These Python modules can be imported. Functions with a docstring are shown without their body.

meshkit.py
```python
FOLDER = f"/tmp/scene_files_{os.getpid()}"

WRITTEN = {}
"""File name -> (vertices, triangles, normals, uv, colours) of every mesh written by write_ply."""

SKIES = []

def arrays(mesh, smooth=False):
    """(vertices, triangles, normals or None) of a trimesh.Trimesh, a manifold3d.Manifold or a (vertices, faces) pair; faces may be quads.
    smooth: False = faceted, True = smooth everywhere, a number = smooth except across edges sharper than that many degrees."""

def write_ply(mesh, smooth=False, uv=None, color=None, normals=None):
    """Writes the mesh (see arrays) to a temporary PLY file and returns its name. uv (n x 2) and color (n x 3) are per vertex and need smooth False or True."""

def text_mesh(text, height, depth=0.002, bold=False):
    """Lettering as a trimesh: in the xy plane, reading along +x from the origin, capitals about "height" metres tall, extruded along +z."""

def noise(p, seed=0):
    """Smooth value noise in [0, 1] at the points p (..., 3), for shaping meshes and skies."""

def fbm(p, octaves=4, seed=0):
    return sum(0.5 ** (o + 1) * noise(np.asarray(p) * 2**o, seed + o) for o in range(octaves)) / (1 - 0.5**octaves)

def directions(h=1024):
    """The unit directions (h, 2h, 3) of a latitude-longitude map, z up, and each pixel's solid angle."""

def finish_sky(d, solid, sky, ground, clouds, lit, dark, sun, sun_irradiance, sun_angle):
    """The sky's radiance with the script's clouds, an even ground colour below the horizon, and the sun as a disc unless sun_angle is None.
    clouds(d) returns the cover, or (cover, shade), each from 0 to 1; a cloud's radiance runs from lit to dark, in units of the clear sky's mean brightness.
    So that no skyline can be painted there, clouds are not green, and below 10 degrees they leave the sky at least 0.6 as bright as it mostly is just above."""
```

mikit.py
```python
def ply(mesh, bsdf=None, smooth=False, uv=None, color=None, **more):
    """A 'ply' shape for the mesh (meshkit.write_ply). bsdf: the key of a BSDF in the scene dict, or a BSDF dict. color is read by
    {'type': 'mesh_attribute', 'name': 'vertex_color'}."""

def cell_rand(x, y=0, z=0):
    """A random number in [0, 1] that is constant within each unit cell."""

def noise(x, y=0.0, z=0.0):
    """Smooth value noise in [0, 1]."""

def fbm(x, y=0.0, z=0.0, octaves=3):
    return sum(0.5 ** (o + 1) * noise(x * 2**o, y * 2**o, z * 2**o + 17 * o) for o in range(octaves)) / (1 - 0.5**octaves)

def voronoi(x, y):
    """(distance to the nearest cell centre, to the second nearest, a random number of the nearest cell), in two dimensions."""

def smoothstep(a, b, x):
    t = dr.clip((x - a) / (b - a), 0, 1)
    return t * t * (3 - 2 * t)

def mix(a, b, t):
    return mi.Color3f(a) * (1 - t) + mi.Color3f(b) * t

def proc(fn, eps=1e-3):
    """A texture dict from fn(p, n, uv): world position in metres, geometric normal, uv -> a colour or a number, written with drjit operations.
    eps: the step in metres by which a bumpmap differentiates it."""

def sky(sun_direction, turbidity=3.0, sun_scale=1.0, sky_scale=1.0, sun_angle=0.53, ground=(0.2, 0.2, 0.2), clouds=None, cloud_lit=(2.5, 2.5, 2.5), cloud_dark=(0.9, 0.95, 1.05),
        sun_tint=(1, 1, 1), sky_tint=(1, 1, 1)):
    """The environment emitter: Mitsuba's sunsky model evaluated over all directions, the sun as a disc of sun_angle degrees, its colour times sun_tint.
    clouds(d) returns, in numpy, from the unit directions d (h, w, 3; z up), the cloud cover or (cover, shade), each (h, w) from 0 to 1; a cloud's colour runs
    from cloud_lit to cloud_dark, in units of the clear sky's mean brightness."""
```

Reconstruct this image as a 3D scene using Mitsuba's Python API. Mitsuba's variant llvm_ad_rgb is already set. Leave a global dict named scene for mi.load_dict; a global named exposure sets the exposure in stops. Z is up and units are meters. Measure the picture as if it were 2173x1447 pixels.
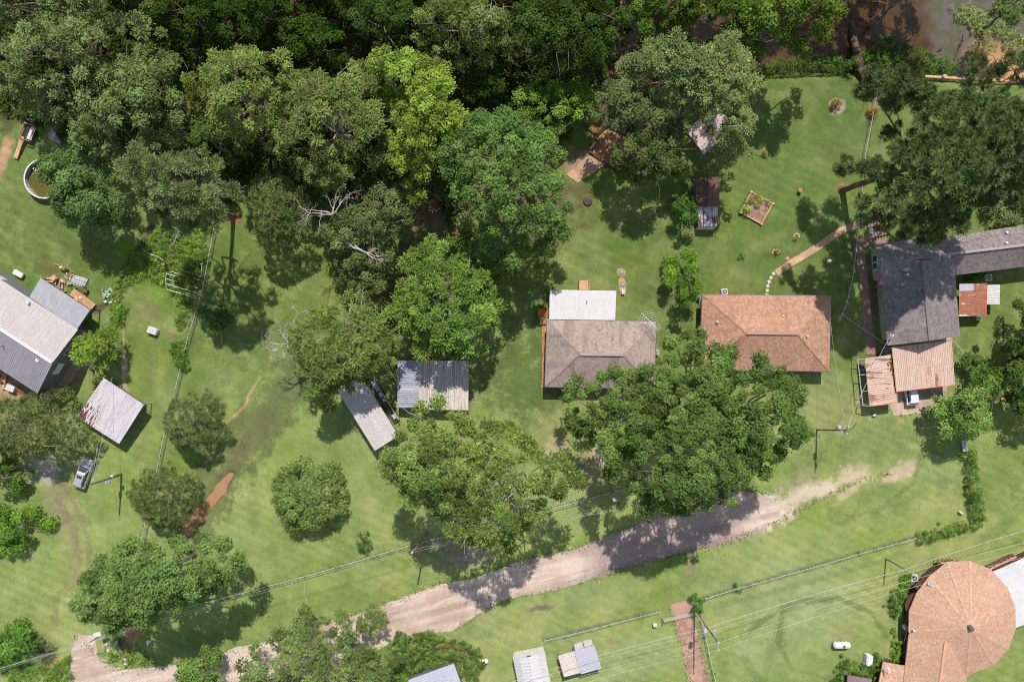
import math, random
import numpy as np, trimesh, shapely, drjit as dr, mitsuba as mi, mikit, meshkit
from shapely.geometry import Polygon, LineString, Point
from mikit import noise, fbm, smoothstep, mix, cell_rand, voronoi
T = mi.ScalarTransform4f

# ---------------------------------------------------------------- camera, sky, exposure
HC, S = 120.0, 0.073            # height of the camera over the ground (m), metres per photograph pixel on the ground
exposure = 1.95
def clouds(d):
    """Scattered cumulus, added unseen to raise and whiten the fill light."""
    q = d / (d[..., 2:] + 0.35)
    f = meshkit.fbm(q * 1.7, 5, 3)
    return np.clip((f - 0.55) / 0.10, 0, 1) * 0.95, np.clip((f - 0.58) / 0.2, 0, 1) * 0.5
scene = {
    'camera': {'type': 'perspective', 'fov': 2 * math.degrees(math.atan(1086.5 * S / HC)), 'fov_axis': 'x', 'near_clip': 1.0, 'far_clip': 3000.0,
               'to_world': T().look_at(origin=[0, 0, HC], target=[0, 0, 0], up=[0, 1, 0])},
    'daylight': mikit.sky([0.04, 0.57, 0.82], turbidity=3, sun_tint=(0.92, 1.0, 1.19), sky_tint=(1.0, 0.97, 0.88), clouds=clouds),
}
labels = {}

# ---------------------------------------------------------------- helpers
def W(px, py, z=0.0):
    """Where a photograph pixel lies at height z."""
    k = (HC - z) / HC * S
    return np.array([(px - 1086.5) * k, (723.5 - py) * k, z])
def WL(text, z=0.0):
    return np.array([W(*map(float, t.split(',')), z) for t in text.split()])
def xy(text, z=0.0):
    return WL(text, z)[:, :2]
used = set()
def numbered(name):
    if name not in used:
        used.add(name); return name
    n = 1
    while f'{name}_{n:03d}' in used: n += 1
    used.add(f'{name}_{n:03d}'); return f'{name}_{n:03d}'
def thing(name, label, cat, group=None, kind=None):
    key = numbered(name)
    labels[key] = {'label': label, 'category': cat}
    if group: labels[key]['group'] = group
    if kind: labels[key]['kind'] = kind
    return key
def part(parent, name, mesh, bsdf, label=None, smooth=False, kind=None, **more):
    key = numbered(parent + '__' + name)
    scene[key] = mikit.ply(mesh, bsdf, smooth=smooth, **more)
    if label or kind: labels[key] = {**({'label': label} if label else {}), **({'kind': kind} if kind else {})}
    return key
def single(name, mesh, bsdf, label, cat, group=None, kind=None, smooth=False, **more):
    key = thing(name, label, cat, group, kind)
    scene[key] = mikit.ply(mesh, bsdf, smooth=smooth, **more)
    return key
def structure(name, mesh, bsdf, label, smooth=False, **more):
    key = numbered(name)
    scene[key] = mikit.ply(mesh, bsdf, smooth=smooth, **more)
    labels[key] = {'label': label, 'kind': 'structure'}
    return key
class MB:
    """Collects triangles."""
    def __init__(s): s.v, s.f, s.n = [], [], 0
    def add(s, v, f):
        v, f = np.asarray(v, float), np.asarray(f, int)
        if f.shape[1] == 4: f = np.vstack([f[:, [0, 1, 2]], f[:, [0, 2, 3]]])
        s.v.append(v); s.f.append(f + s.n); s.n += len(v); return s
    def mesh(s): return np.vstack(s.v), np.vstack(s.f)
    def box(s, c, ex, ey, ez):
        """Box about c with half edge vectors."""
        c, ex, ey, ez = map(lambda a: np.asarray(a, float), (c, ex, ey, ez))
        v = [c + a * ex + b * ey + d * ez for d in (-1, 1) for a, b in ((-1, -1), (1, -1), (1, 1), (-1, 1))]
        return s.add(v, [[3, 2, 1, 0], [4, 5, 6, 7], [0, 1, 5, 4], [1, 2, 6, 5], [2, 3, 7, 6], [3, 0, 4, 7]])
    def beam(s, a, b, w, h, up=(0, 0, 1)):
        a, b = np.asarray(a, float), np.asarray(b, float)
        d = b - a; L = np.linalg.norm(d); d = d / L
        side = np.cross(up, d); side = side / (np.linalg.norm(side) + 1e-9)
        return s.box((a + b) / 2, d * L / 2, side * w / 2, np.cross(d, side) * h / 2)
    def tube(s, pts, radii, sides=6, cap=True):
        p = np.asarray(pts, float); m = len(p); r = np.broadcast_to(radii, (m,))
        t = np.gradient(p, axis=0); t /= np.linalg.norm(t, axis=1, keepdims=True) + 1e-12
        ref = np.where(np.abs(t[:, 2:]) < 0.9, [0, 0, 1.0], [1.0, 0, 0])
        a = np.cross(t, ref); a /= np.linalg.norm(a, axis=1, keepdims=True) + 1e-12
        b = np.cross(t, a); g = np.arange(sides) * 2 * np.pi / sides
        v = p[:, None] + r[:, None, None] * (np.cos(g)[None, :, None] * a[:, None] + np.sin(g)[None, :, None] * b[:, None])
        f = [[i * sides + j, i * sides + (j + 1) % sides, (i + 1) * sides + (j + 1) % sides, (i + 1) * sides + j] for i in range(m - 1) for j in range(sides)]
        v = v.reshape(-1, 3)
        s.add(v, f)
        if cap:
            for e, o in ((0, p[0]), (m - 1, p[-1])):
                s.add(np.vstack([v[e * sides:(e + 1) * sides], [o]]), [[j, (j + 1) % sides, sides] for j in range(sides)])
        return s
    def poly(s, pts3, z_drop=None):
        """Flat polygon (any plane, seen from above as a simple polygon), extruded downwards by z_drop."""
        p = np.asarray(pts3, float)
        v2, f = trimesh.creation.triangulate_polygon(Polygon(p[:, :2]), engine='earcut')
        # heights by nearest input vertex
        idx = [int(np.argmin(((p[:, :2] - q) ** 2).sum(1))) for q in v2]
        v = p[idx]; f = np.asarray(f)
        nrm = np.cross(v[f[0, 1]] - v[f[0, 0]], v[f[0, 2]] - v[f[0, 0]])
        if nrm[2] < 0: f = f[:, ::-1]
        s.add(v, f)
        if z_drop:
            low = v - [0, 0, z_drop]; s.add(low, f[:, ::-1])
            n = len(p); sgn = Polygon(p[:, :2]).exterior.is_ccw
            q = p if sgn else p[::-1]
            s.add(np.vstack([q - [0, 0, z_drop], q]), [[i, (i + 1) % n, (i + 1) % n + n, i + n] for i in range(n)])
        return s
def box(c, size, rot=0.0):
    ca, sa = math.cos(rot), math.sin(rot)
    return MB().box(c, [ca * size[0] / 2, sa * size[0] / 2, 0], [-sa * size[1] / 2, ca * size[1] / 2, 0], [0, 0, size[2] / 2]).mesh()
def hull(points):
    m = trimesh.convex.convex_hull(np.asarray(points, float)); return np.array(m.vertices), np.array(m.faces)
def rbox(c, size, r=0.05, rot=0.0):
    """Box with chamfered edges."""
    ca, sa = math.cos(rot), math.sin(rot); p = []
    hx, hy, hz = [a / 2 for a in size]
    for sx in (-1, 1):
        for sy in (-1, 1):
            for sz in (-1, 1):
                for d in ((r, 0, 0), (0, r, 0), (0, 0, r)):
                    x, y, z = sx * (hx - r + d[0]), sy * (hy - r + d[1]), sz * (hz - r + d[2])
                    p.append([c[0] + ca * x - sa * y, c[1] + sa * x + ca * y, c[2] + z])
    return hull(p)
def sheet(poly_xy, z, res=None, jitter=0.0, seed=0, thick=None):
    """A flat sheet with an irregular outline."""
    g = Polygon(poly_xy)
    if res:
        line = g.exterior; n = max(8, int(line.length / res))
        pts = np.array([line.interpolate(i / n, normalized=True).coords[0] for i in range(n)])
        if jitter:
            q = np.column_stack([pts, np.full(n, seed * 7.3)]) 
            off = np.column_stack([meshkit.fbm(q * 0.9, 4, seed) - 0.5, meshkit.fbm(q * 0.9 + 31, 4, seed + 9) - 0.5]) * 2 * jitter
            g = Polygon(pts + off)
            if not g.is_valid:
                g = g.buffer(0); g = max(getattr(g, 'geoms', [g]), key=lambda a: a.area)
    b = MB(); ring = np.array(g.exterior.coords)[:-1]
    b.poly(np.column_stack([ring, np.full(len(ring), z)]), thick)
    return b.mesh()
def ccw(p):
    return p if Polygon(p[:, :2]).exterior.is_ccw else p[::-1]
def walls_mesh(poly_xy, z0, z1):
    p = ccw(np.asarray(poly_xy, float)); n = len(p)
    v = np.vstack([np.column_stack([p, np.full(n, z0)]), np.column_stack([p, np.full(n, z1)])])
    return v, np.array([[i, (i + 1) % n, (i + 1) % n + n, i + n] for i in range(n)])
def inset(poly_xy, d):
    g = Polygon(poly_xy).buffer(-d, join_style=2); return np.array(g.exterior.coords)[:-1]

# ---------------------------------------------------------------- materials
def rgb(c): return {'type': 'rgb', 'value': list(map(float, c))}
def two(b): return {'type': 'twosided', 'bsdf': b}
def plain(name, c, rough=0.7, metallic=0.0, spec=0.3):
    scene[name] = two({'type': 'principled', 'base_color': rgb(c), 'roughness': rough, 'metallic': metallic, 'specular': spec})
def procmat(name, fn, rough=0.8, metallic=0.0, spec=0.3, bump=None):
    b = {'type': 'principled', 'base_color': mikit.proc(fn), 'roughness': rough, 'metallic': metallic, 'specular': spec}
    if bump: b = {'type': 'bumpmap', 'arbitrary': mikit.proc(bump[0], eps=0.02), 'scale': bump[1], 'bsdf': b}
    scene[name] = two(b)
def C3(c): return mi.Color3f(*c)
def grainy(name, c, amp=0.35, f=3.0, rough=0.85, c2=None, spec=0.2, stretch=(1, 1), metallic=0.0):
    def fn(p, n, uv):
        g = fbm(p.x * f * stretch[0], p.y * f * stretch[1], p.z * f, 3)
        h = noise(p.x * f * 9, p.y * f * 9, p.z * f * 9)
        k = 1 + amp * (g - 0.5) * 1.6 + amp * (h - 0.5) * 0.6
        base = C3(c) if c2 is None else mix(c, c2, smoothstep(0.45, 0.7, fbm(p.x * f * .4 + 7, p.y * f * .4, p.z, 3)))
        return base * k
    procmat(name, fn, rough, metallic, spec)
def shingles(name, c, c2, stain, course=0.27, tab=0.33, stain_f=0.5, stain_amt=0.6):
    def fn(p, n, uv):
        nx, ny = mi.Float(n.x), mi.Float(n.y)
        L = dr.sqrt(nx * nx + ny * ny) + 1e-6
        nx, ny = nx / L, ny / L
        t, s = (p.x * nx + p.y * ny) / course, (p.y * nx - p.x * ny) / tab
        row = dr.floor(t)
        s = s + cell_rand(row, 3) * 0.9
        r = cell_rand(row, dr.floor(s), 5)
        ft, fs = t - row, s - dr.floor(s)
        col = mix(c, c2, r * 1.3 + 0.2 * noise(p.x * 2, p.y * 2) - .25)
        col = col * (0.78 + 0.22 * smoothstep(0.0, 0.3, ft) + 0.06 * (noise(p.x * 14, p.y * 14) - 0.5))  # shadow line along each course edge is put into the colour
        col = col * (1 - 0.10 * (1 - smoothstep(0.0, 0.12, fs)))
        streak = fbm((p.y * nx - p.x * ny) * stain_f * 2.2, (p.x * nx + p.y * ny) * stain_f * 0.5 + 11, row * 0, 3)
        col = mix(col, C3(stain), stain_amt * smoothstep(0.55, 0.85, streak))
        return col * (0.9 + 0.2 * fbm(p.x * 0.35, p.y * 0.35, 3, 2))
    procmat(name, fn, 0.95, 0, 0.1)
def metal_sheet(name, c, rust=None, rust_amt=0.0, dirt=(0.3, 0.27, 0.24), dirt_amt=0.2, f=0.5, along='y', rough=0.55, metallic=0.0, thr=0.55, valley=0.35, vcol=None):
    """Painted or galvanised sheet with streaks that run along the fall of the roof."""
    def fn(p, n, uv):
        u, v = (p.x, p.y) if along == 'y' else (p.y, p.x)
        if isinstance(along, (int, float)):
            ca, sa = math.cos(along), math.sin(along)
            v, u = p.x * ca + p.y * sa, p.y * ca - p.x * sa
        st = fbm(u * f * 5, v * f * 0.5, 3, 3)
        g = fbm(u * 0.7, v * 0.7, 9, 3)
        fine = noise(u * 9, v * 3)
        col = C3(c) * (0.92 + 0.1 * g + 0.08 * (fine - 0.5))
        col = mix(col, C3(dirt), dirt_amt * smoothstep(0.42, 0.75, st))
        if rust is not None:
            m = smoothstep(thr, thr + 0.1, 0.6 * st + 0.55 * g + 0.12 * (fine - .5) - 0.05)
            col = mix(col, mix(rust, (rust[0] * .55, rust[1] * .5, rust[2] * .5), fine), rust_amt * m)
        ph = uv.x - dr.floor(uv.x)      # dirt that collects in the valley beside each rib
        low = smoothstep(.0, .12, ph) * (1 - smoothstep(.42, .56, ph))
        patch = smoothstep(.3, .65, fbm(dr.floor(uv.x) * 3.7, uv.y * 2.5, 1, 3))
        return mix(col, C3(vcol or dirt) * .8, valley * low * (.35 + .65 * patch))
    procmat(name, fn, rough, metallic, 0.4)

# ---------------------------------------------------------------- foliage
scene['leaf'] = {'type': 'principledthin', 'base_color': {'type': 'mesh_attribute', 'name': 'vertex_color'}, 'roughness': 0.55, 'diff_trans': 0.4, 'spec_trans': 0.0, 'eta': 1.33}
grainy('bark', (0.16, 0.125, 0.095), 0.5, 4, c2=(0.24, 0.20, 0.165))
grainy('pine_bark', (0.15, 0.085, 0.055), 0.6, 5, c2=(0.21, 0.14, 0.10))
grainy('pale_bark', (0.36, 0.32, 0.28), 0.35, 3, c2=(0.26, 0.22, 0.19))
grainy('dead_wood', (0.40, 0.37, 0.34), 0.3, 3, c2=(0.31, 0.28, 0.25))

def unit(v): return v / (np.linalg.norm(v, axis=-1, keepdims=True) + 1e-9)
LEAVES = [0]
def leaf_mesh(C, R, n_per, rng, col, L=0.34, Wd=0.2, mode='broad', cvar=0.22, lvar=0.25, squash=0.75, young=0.0, tint=None):
    """Leaf-sized faces spread through puffs with centres C and radii R."""
    n_per = np.maximum(6, (np.asarray(n_per) * np.ones(len(C))).astype(int))
    col = np.asarray(col) * [1.46, 1.58, 1.02]
    idx = np.repeat(np.arange(len(C)), n_per); N = len(idx); LEAVES[0] += N
    d = unit(rng.normal(size=(N, 3))); d[:, 2] = np.where(d[:, 2] < -0.35, -d[:, 2], d[:, 2])
    r = R[idx] * (0.42 + 0.58 * rng.random(N) ** 0.55) * (1 + 0.18 * rng.normal(size=N))
    pos = C[idx] + d * r[:, None] * [1, 1, squash]
    rnd = unit(rng.normal(size=(N, 3)))
    up = np.array([0, 0, 1.0])
    if mode == 'broad':
        n = unit(0.75 * d + 0.65 * up + 0.42 * rnd)
        a = unit(np.cross(n, unit(rng.normal(size=(N, 3)))))
    else:
        droop = {'needle': 0.15, 'frond': -0.35, 'cedar': 0.25}[mode]
        a = unit(d * [1, 1, 0.8] + 0.45 * rnd + droop * up)
        n = unit(np.cross(a, np.cross(up + 0.35 * rnd, a)))
    b = np.cross(n, a)
    s = (0.7 + 0.6 * rng.random(N))[:, None]
    l, w = L * s / 2, Wd * s / 2
    V = np.stack([pos - a * l, pos + b * w + n * w * 0.25, pos + a * l, pos - b * w + n * w * 0.25], 1).reshape(-1, 3)
    k = np.arange(N)[:, None] * 4
    F = np.stack([k + [0, 3, 2], k + [0, 2, 1]], 1).reshape(-1, 3)
    cc = np.asarray(col) * (1 + cvar * rng.normal(size=(len(C), 1))).clip(0.5, 1.6) * (1 + 0.03 * rng.normal(size=(len(C), 3)))
    cl = cc[idx] * (1 + lvar * rng.normal(size=(N, 1))).clip(0.4, 1.7)
    if young:
        m = rng.random(N) < young
        cl[m] = cl[m] * (tint if tint is not None else [1.7, 1.45, 0.8])
    return V, F, np.repeat(cl.clip(0.008, 0.6), 4, 0)
def scatter(poly, spacing, rng, tries=14):
    """Points at least about one spacing apart in a polygon."""
    g = Polygon(poly)
    if not g.is_valid: g = g.buffer(0)
    x0, y0, x1, y1 = g.bounds; n = int(tries * (x1 - x0) * (y1 - y0) / spacing ** 2) + 8
    p = np.column_stack([rng.uniform(x0, x1, n), rng.uniform(y0, y1, n)])
    p = p[shapely.contains_xy(g, p[:, 0], p[:, 1])]
    keep, cells = [], {}
    for q in p:
        i, j = int(q[0] // spacing), int(q[1] // spacing)
        if all(((q - o) ** 2).sum() > spacing ** 2 for a in (-1, 0, 1) for b2 in (-1, 0, 1) for o in cells.get((i + a, j + b2), ())):
            keep.append(q); cells.setdefault((i, j), []).append(q)
    keep = np.array(keep if keep else [np.array(g.centroid.coords[0])])
    d = shapely.distance(shapely.points(keep), g.exterior)
    return keep, d, g
KINDS = {  # puff radius, spacing, leaves per square metre of puff, leaf length, width, mode, height noise, colour
    'oak':   dict(r=1.05, sp=1.38, den=70, L=0.36, Wd=0.22, mode='broad', amp=2.2, col=(0.088, 0.128, 0.052)),
    'grey':  dict(r=1.0, sp=1.42, den=70, L=0.36, Wd=0.17, mode='frond', amp=2.2, col=(0.092, 0.122, 0.060)),
    'bright': dict(r=1.0, sp=1.42, den=70, L=0.36, Wd=0.21, mode='broad', amp=2.0, col=(0.14, 0.205, 0.035)),
    'pecan': dict(r=1.1, sp=1.5, den=64, L=0.48, Wd=0.17, mode='frond', amp=2.0, col=(0.098, 0.15, 0.045)),
    'pine':  dict(r=0.85, sp=1.05, den=100, L=0.46, Wd=0.11, mode='needle', amp=1.8, col=(0.088, 0.112, 0.055)),
    'cedar': dict(r=0.62, sp=0.75, den=110, L=0.32, Wd=0.10, mode='cedar', amp=1.0, col=(0.098, 0.112, 0.055)),
    'bush':  dict(r=0.45, sp=0.5, den=85, L=0.24, Wd=0.14, mode='broad', amp=0.5, col=(0.085, 0.14, 0.04)),
}
def limb_path(a, b, rng, bend=0.12, n=5, rise=0.15):
    t = np.linspace(0, 1, n)[:, None]; L = np.linalg.norm(b - a)
    p = a + (b - a) * t
    off = rng.normal(size=(n, 3)) * L * bend * np.sin(t * np.pi)
    p = p + off; p[:, 2] += L * rise * np.sin(t[:, 0] * np.pi)
    return p
def crown_puffs(poly, zr, zt, kind, rng, gaps=0.12, power=0.6, under=0.45, amp=None, sp=None):
    K = KINDS[kind]
    p, d, g = scatter(poly, sp or K['sp'], rng)
    dm = max(d.max(), 0.5); t = (d / dm).clip(0, 1)
    amp = K['amp'] if amp is None else amp
    lob = meshkit.fbm(np.column_stack([p * 0.30, np.full(len(p), rng.random() * 50)]), 3)
    z = zr + (zt - zr) * (1 - (1 - t) ** 2) ** power + (lob - 0.5) * 2 * amp * np.minimum(1, t * 2 + 0.35)
    z = z + rng.normal(size=len(p)) * 0.38 * K['r']
    keep = lob > np.quantile(lob, gaps) - 0.03 * rng.random(len(p))
    keep |= rng.random(len(p)) < 0.25
    C = np.column_stack([p, z])[keep]
    m = rng.random(len(p)) < under
    U = np.column_stack([p[m] + rng.normal(size=(m.sum(), 2)) * 0.4, np.maximum(zr * 0.75, z[m] - 1.2 - 1.8 * rng.random(m.sum()))])
    C = np.vstack([C, U])
    R = K['r'] * (0.6 + 0.8 * rng.random(len(C)) ** 1.4)
    return C, R, g
def tree(name, kind, H, poly, label, cat='tree', group=None, col=None, rim=0.5, base=None, trunk_r=None, gaps=0.08, bark='bark', seed=None, zlow=0.0,
         den=1.0, under=0.6, amp=None, limbs=9, young=0.0, tint=None, power=0.6, leaf=1.0, cvar=0.2, bare=0, sp=None):
    seed = len(labels) * 13 + 7 if seed is None else seed
    rng = np.random.default_rng(seed)
    K = KINDS[kind]
    zr, zt = zlow + (H - zlow) * rim, H
    P = xy(poly, zlow + (H - zlow) * (rim + 0.62 * (1 - rim))) if isinstance(poly, str) else np.asarray(poly, float)
    # uneven outline
    g = Polygon(P).buffer(0).buffer(-0.4 * K['r']); g = max(getattr(g, 'geoms', [g]), key=lambda a: a.area); ext = g.exterior; n = max(24, int(ext.length / 0.6))
    q = np.array([ext.interpolate(i / n, normalized=True).coords[0] for i in range(n)])
    c0 = np.array(g.centroid.coords[0])
    k = 1 + 0.17 * (meshkit.fbm(np.column_stack([q * 0.45, np.full(n, seed)]), 3) - 0.5) * 2 + 0.10 * (meshkit.fbm(np.column_stack([q * 1.7, np.full(n, seed)]), 2) - 0.5) * 2
    q = c0 + (q - c0) * k[:, None] * 1.04
    C, R, g = crown_puffs(q, zr, zt - K['r'] * 0.6, kind, rng, gaps, power, under, amp, sp)
    area = 2 * np.pi * R ** 2
    t = thing(name, label, cat, group)
    V, F, col_ = leaf_mesh(C, R, area * K['den'] * den * 0.42 / leaf ** 1.6, rng, col or K['col'], K['L'] * leaf, K['Wd'] * leaf, K['mode'], cvar=cvar, young=young, tint=tint)
    part(t, 'crown', (V, F), 'leaf', smooth=False, color=col_)
    base = np.array([*(W(*base, zlow)[:2] if base else c0), zlow])
    rad = trunk_r or 0.016 * H + 0.05
    top = np.array([*(0.75 * c0 + 0.25 * base[:2]), zlow + (H - zlow) * 0.72])
    b = MB(); tr = limb_path(base - [0, 0, 0.1], top, rng, 0.004 if kind == 'pine' else 0.02, 7, 0)
    b.tube(tr, np.linspace(rad, rad * 0.35, 7), 9)
    flare = MB()
    b.tube([base - [0, 0, 0.1], base + [0, 0, 0.5]], [rad * 1.5, rad], 9, cap=False)
    part(t, 'trunk', b.mesh(), bark, smooth=40)
    sel = rng.permutation(len(C))[:limbs]
    b = MB()
    for j, i in enumerate(sel):
        s = tr[int(rng.integers(3, 6))]
        e = C[i] + ([0, 0, 0.25 * R[i]] if j < bare else [0, 0, -0.2])
        path = limb_path(s, e, rng, 0.08, 6, 0.08 if j >= bare else 0.16)
        b.tube(path, np.linspace(rad * 0.42, 0.035, 6), 5)
        for q2 in range(2):
            m = path[int(rng.integers(2, 5))]; e2 = e + rng.normal(size=3) * [1.6, 1.6, 0.5]
            b.tube(limb_path(m, e2, rng, 0.1, 4), np.linspace(rad * 0.18, 0.025, 4), 4, cap=False)
    if limbs: part(t, 'limbs', b.mesh(), bark if not bare else 'pale_bark', smooth=40)
    return t
def dead_branches(b, p, d, L, r, depth, rng):
    n = 5; pts = [p]; d = np.asarray(d, float)
    for i in range(n - 1):
        d = unit(d + rng.normal(size=3) * 0.22); pts.append(pts[-1] + d * L / (n - 1))
    b.tube(pts, np.linspace(r, r * 0.5, n), 5 if depth > 1 else 4, cap=False)
    if depth:
        for k in range(3 if depth > 1 else 4):
            i = int(rng.integers(1, n))
            dead_branches(b, pts[i], unit(d + rng.normal(size=3) * [0.75, 0.75, 0.45]), L * (0.45 + 0.3 * rng.random()), r * 0.5, depth - 1, rng)
def mound(name, kind, poly, h, label, cat='bush', group=None, col=None, z0=0.0, seed=None, den=1.0, leaf=1.0, kindstuff=None, young=0.0, gaps=0.05, tint=None, cvar=0.2):
    """A low plant or overgrown patch: leaves down to the ground on short stems."""
    seed = len(labels) * 17 + 3 if seed is None else seed
    rng = np.random.default_rng(seed); K = KINDS[kind]
    P = xy(poly, z0 + h * 0.7) if isinstance(poly, str) else np.asarray(poly, float)
    C, R, g = crown_puffs(P, z0 + h * 0.3, z0 + h, kind, rng, gaps, 0.7, 0.5, min(K['amp'], h * 0.35))
    R = np.minimum(R, 0.3 + h * 0.4)
    V, F, c = leaf_mesh(C, R, 2 * np.pi * R ** 2 * K['den'] * den * 0.45 / leaf ** 1.6, rng, col or K['col'], K['L'] * leaf, K['Wd'] * leaf, K['mode'], young=young, tint=tint, cvar=cvar)
    if kindstuff:
        return single(name, (V, F), 'leaf', label, cat, None, 'stuff', color=c)
    t = thing(name, label, cat, group)
    part(t, 'foliage', (V, F), 'leaf', color=c)
    b = MB(); c0 = np.array(g.centroid.coords[0])
    for i in rng.permutation(len(C))[:8]:
        b.tube(limb_path(np.array([*(c0 + 0.3 * (C[i][:2] - c0)), z0 - 0.05]), C[i], rng, 0.05, 4), np.linspace(0.05, 0.02, 4), 4, cap=False)
    part(t, 'stem', b.mesh(), 'bark')
    return t

# ---------------------------------------------------------------- the ground: one sheet to the horizon
CREEK = Polygon(xy('1180,-60 1290,-10 1310,60 1300,105 1290,150 1340,185 1450,178 1560,165 1700,150 1800,150 1960,160 2180,166 2400,180 2500,-200 1180,-200')).buffer(0)
GULLY = Polygon(xy('1250,318 1262,298 1288,270 1330,285 1350,320 1312,360 1292,350')).buffer(0.0)
DITCH = LineString(xy('640,800 600,870 545,930 492,1005 450,1065 410,1115 385,1150'))
PUDDLE = LineString(xy('490,1010 460,1052 425,1090 393,1128'))
PIPE = LineString(xy('283,1340 265,1385'))
def height(x, y):
    p = shapely.points(x, y)
    h = np.zeros(len(x))
    def dip(g, depth, wide, line=False):
        d = shapely.distance(p, g) if line else np.where(shapely.contains(g, p), -shapely.distance(p, g.exterior), shapely.distance(p, g.exterior))
        wob = 0.6 * (meshkit.fbm(np.column_stack([x * 0.5, y * 0.5, x * 0]), 3) - 0.5)
        t = np.clip((wide - d - wob * wide) / (2 * wide) if not line else (wide - d + wob) / wide, 0, 1)
        return -depth * t * t * (3 - 2 * t)
    h += dip(CREEK, 3.0, 1.6) + dip(GULLY, 1.3, 0.45)
    h += dip(DITCH, 0.22, 3.2, True) + dip(PUDDLE, 0.36, 1.7, True) + dip(PIPE, 0.5, 0.9, True)
    near = (np.abs(h) > 0.02)
    return h + near * 0.08 * (meshkit.fbm(np.column_stack([x, y, x * 0]), 2) - 0.5)
gx = np.concatenate([[-700, -400, -200, -120], np.arange(-92, 92.1, 0.5), [120, 200, 400, 700]])
gy = np.concatenate([[-700, -400, -200, -100], np.arange(-64, 72.1, 0.5), [100, 200, 400, 700]])
X, Y = np.meshgrid(gx, gy); Z = height(X.ravel(), Y.ravel())
i, j = np.meshgrid(np.arange(len(gx) - 1), np.arange(len(gy) - 1)); k = (j * len(gx) + i).ravel()
ground = (np.column_stack([X.ravel(), Y.ravel(), Z]), np.column_stack([k, k + 1, k + 1 + len(gx), k + len(gx)]))

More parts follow.
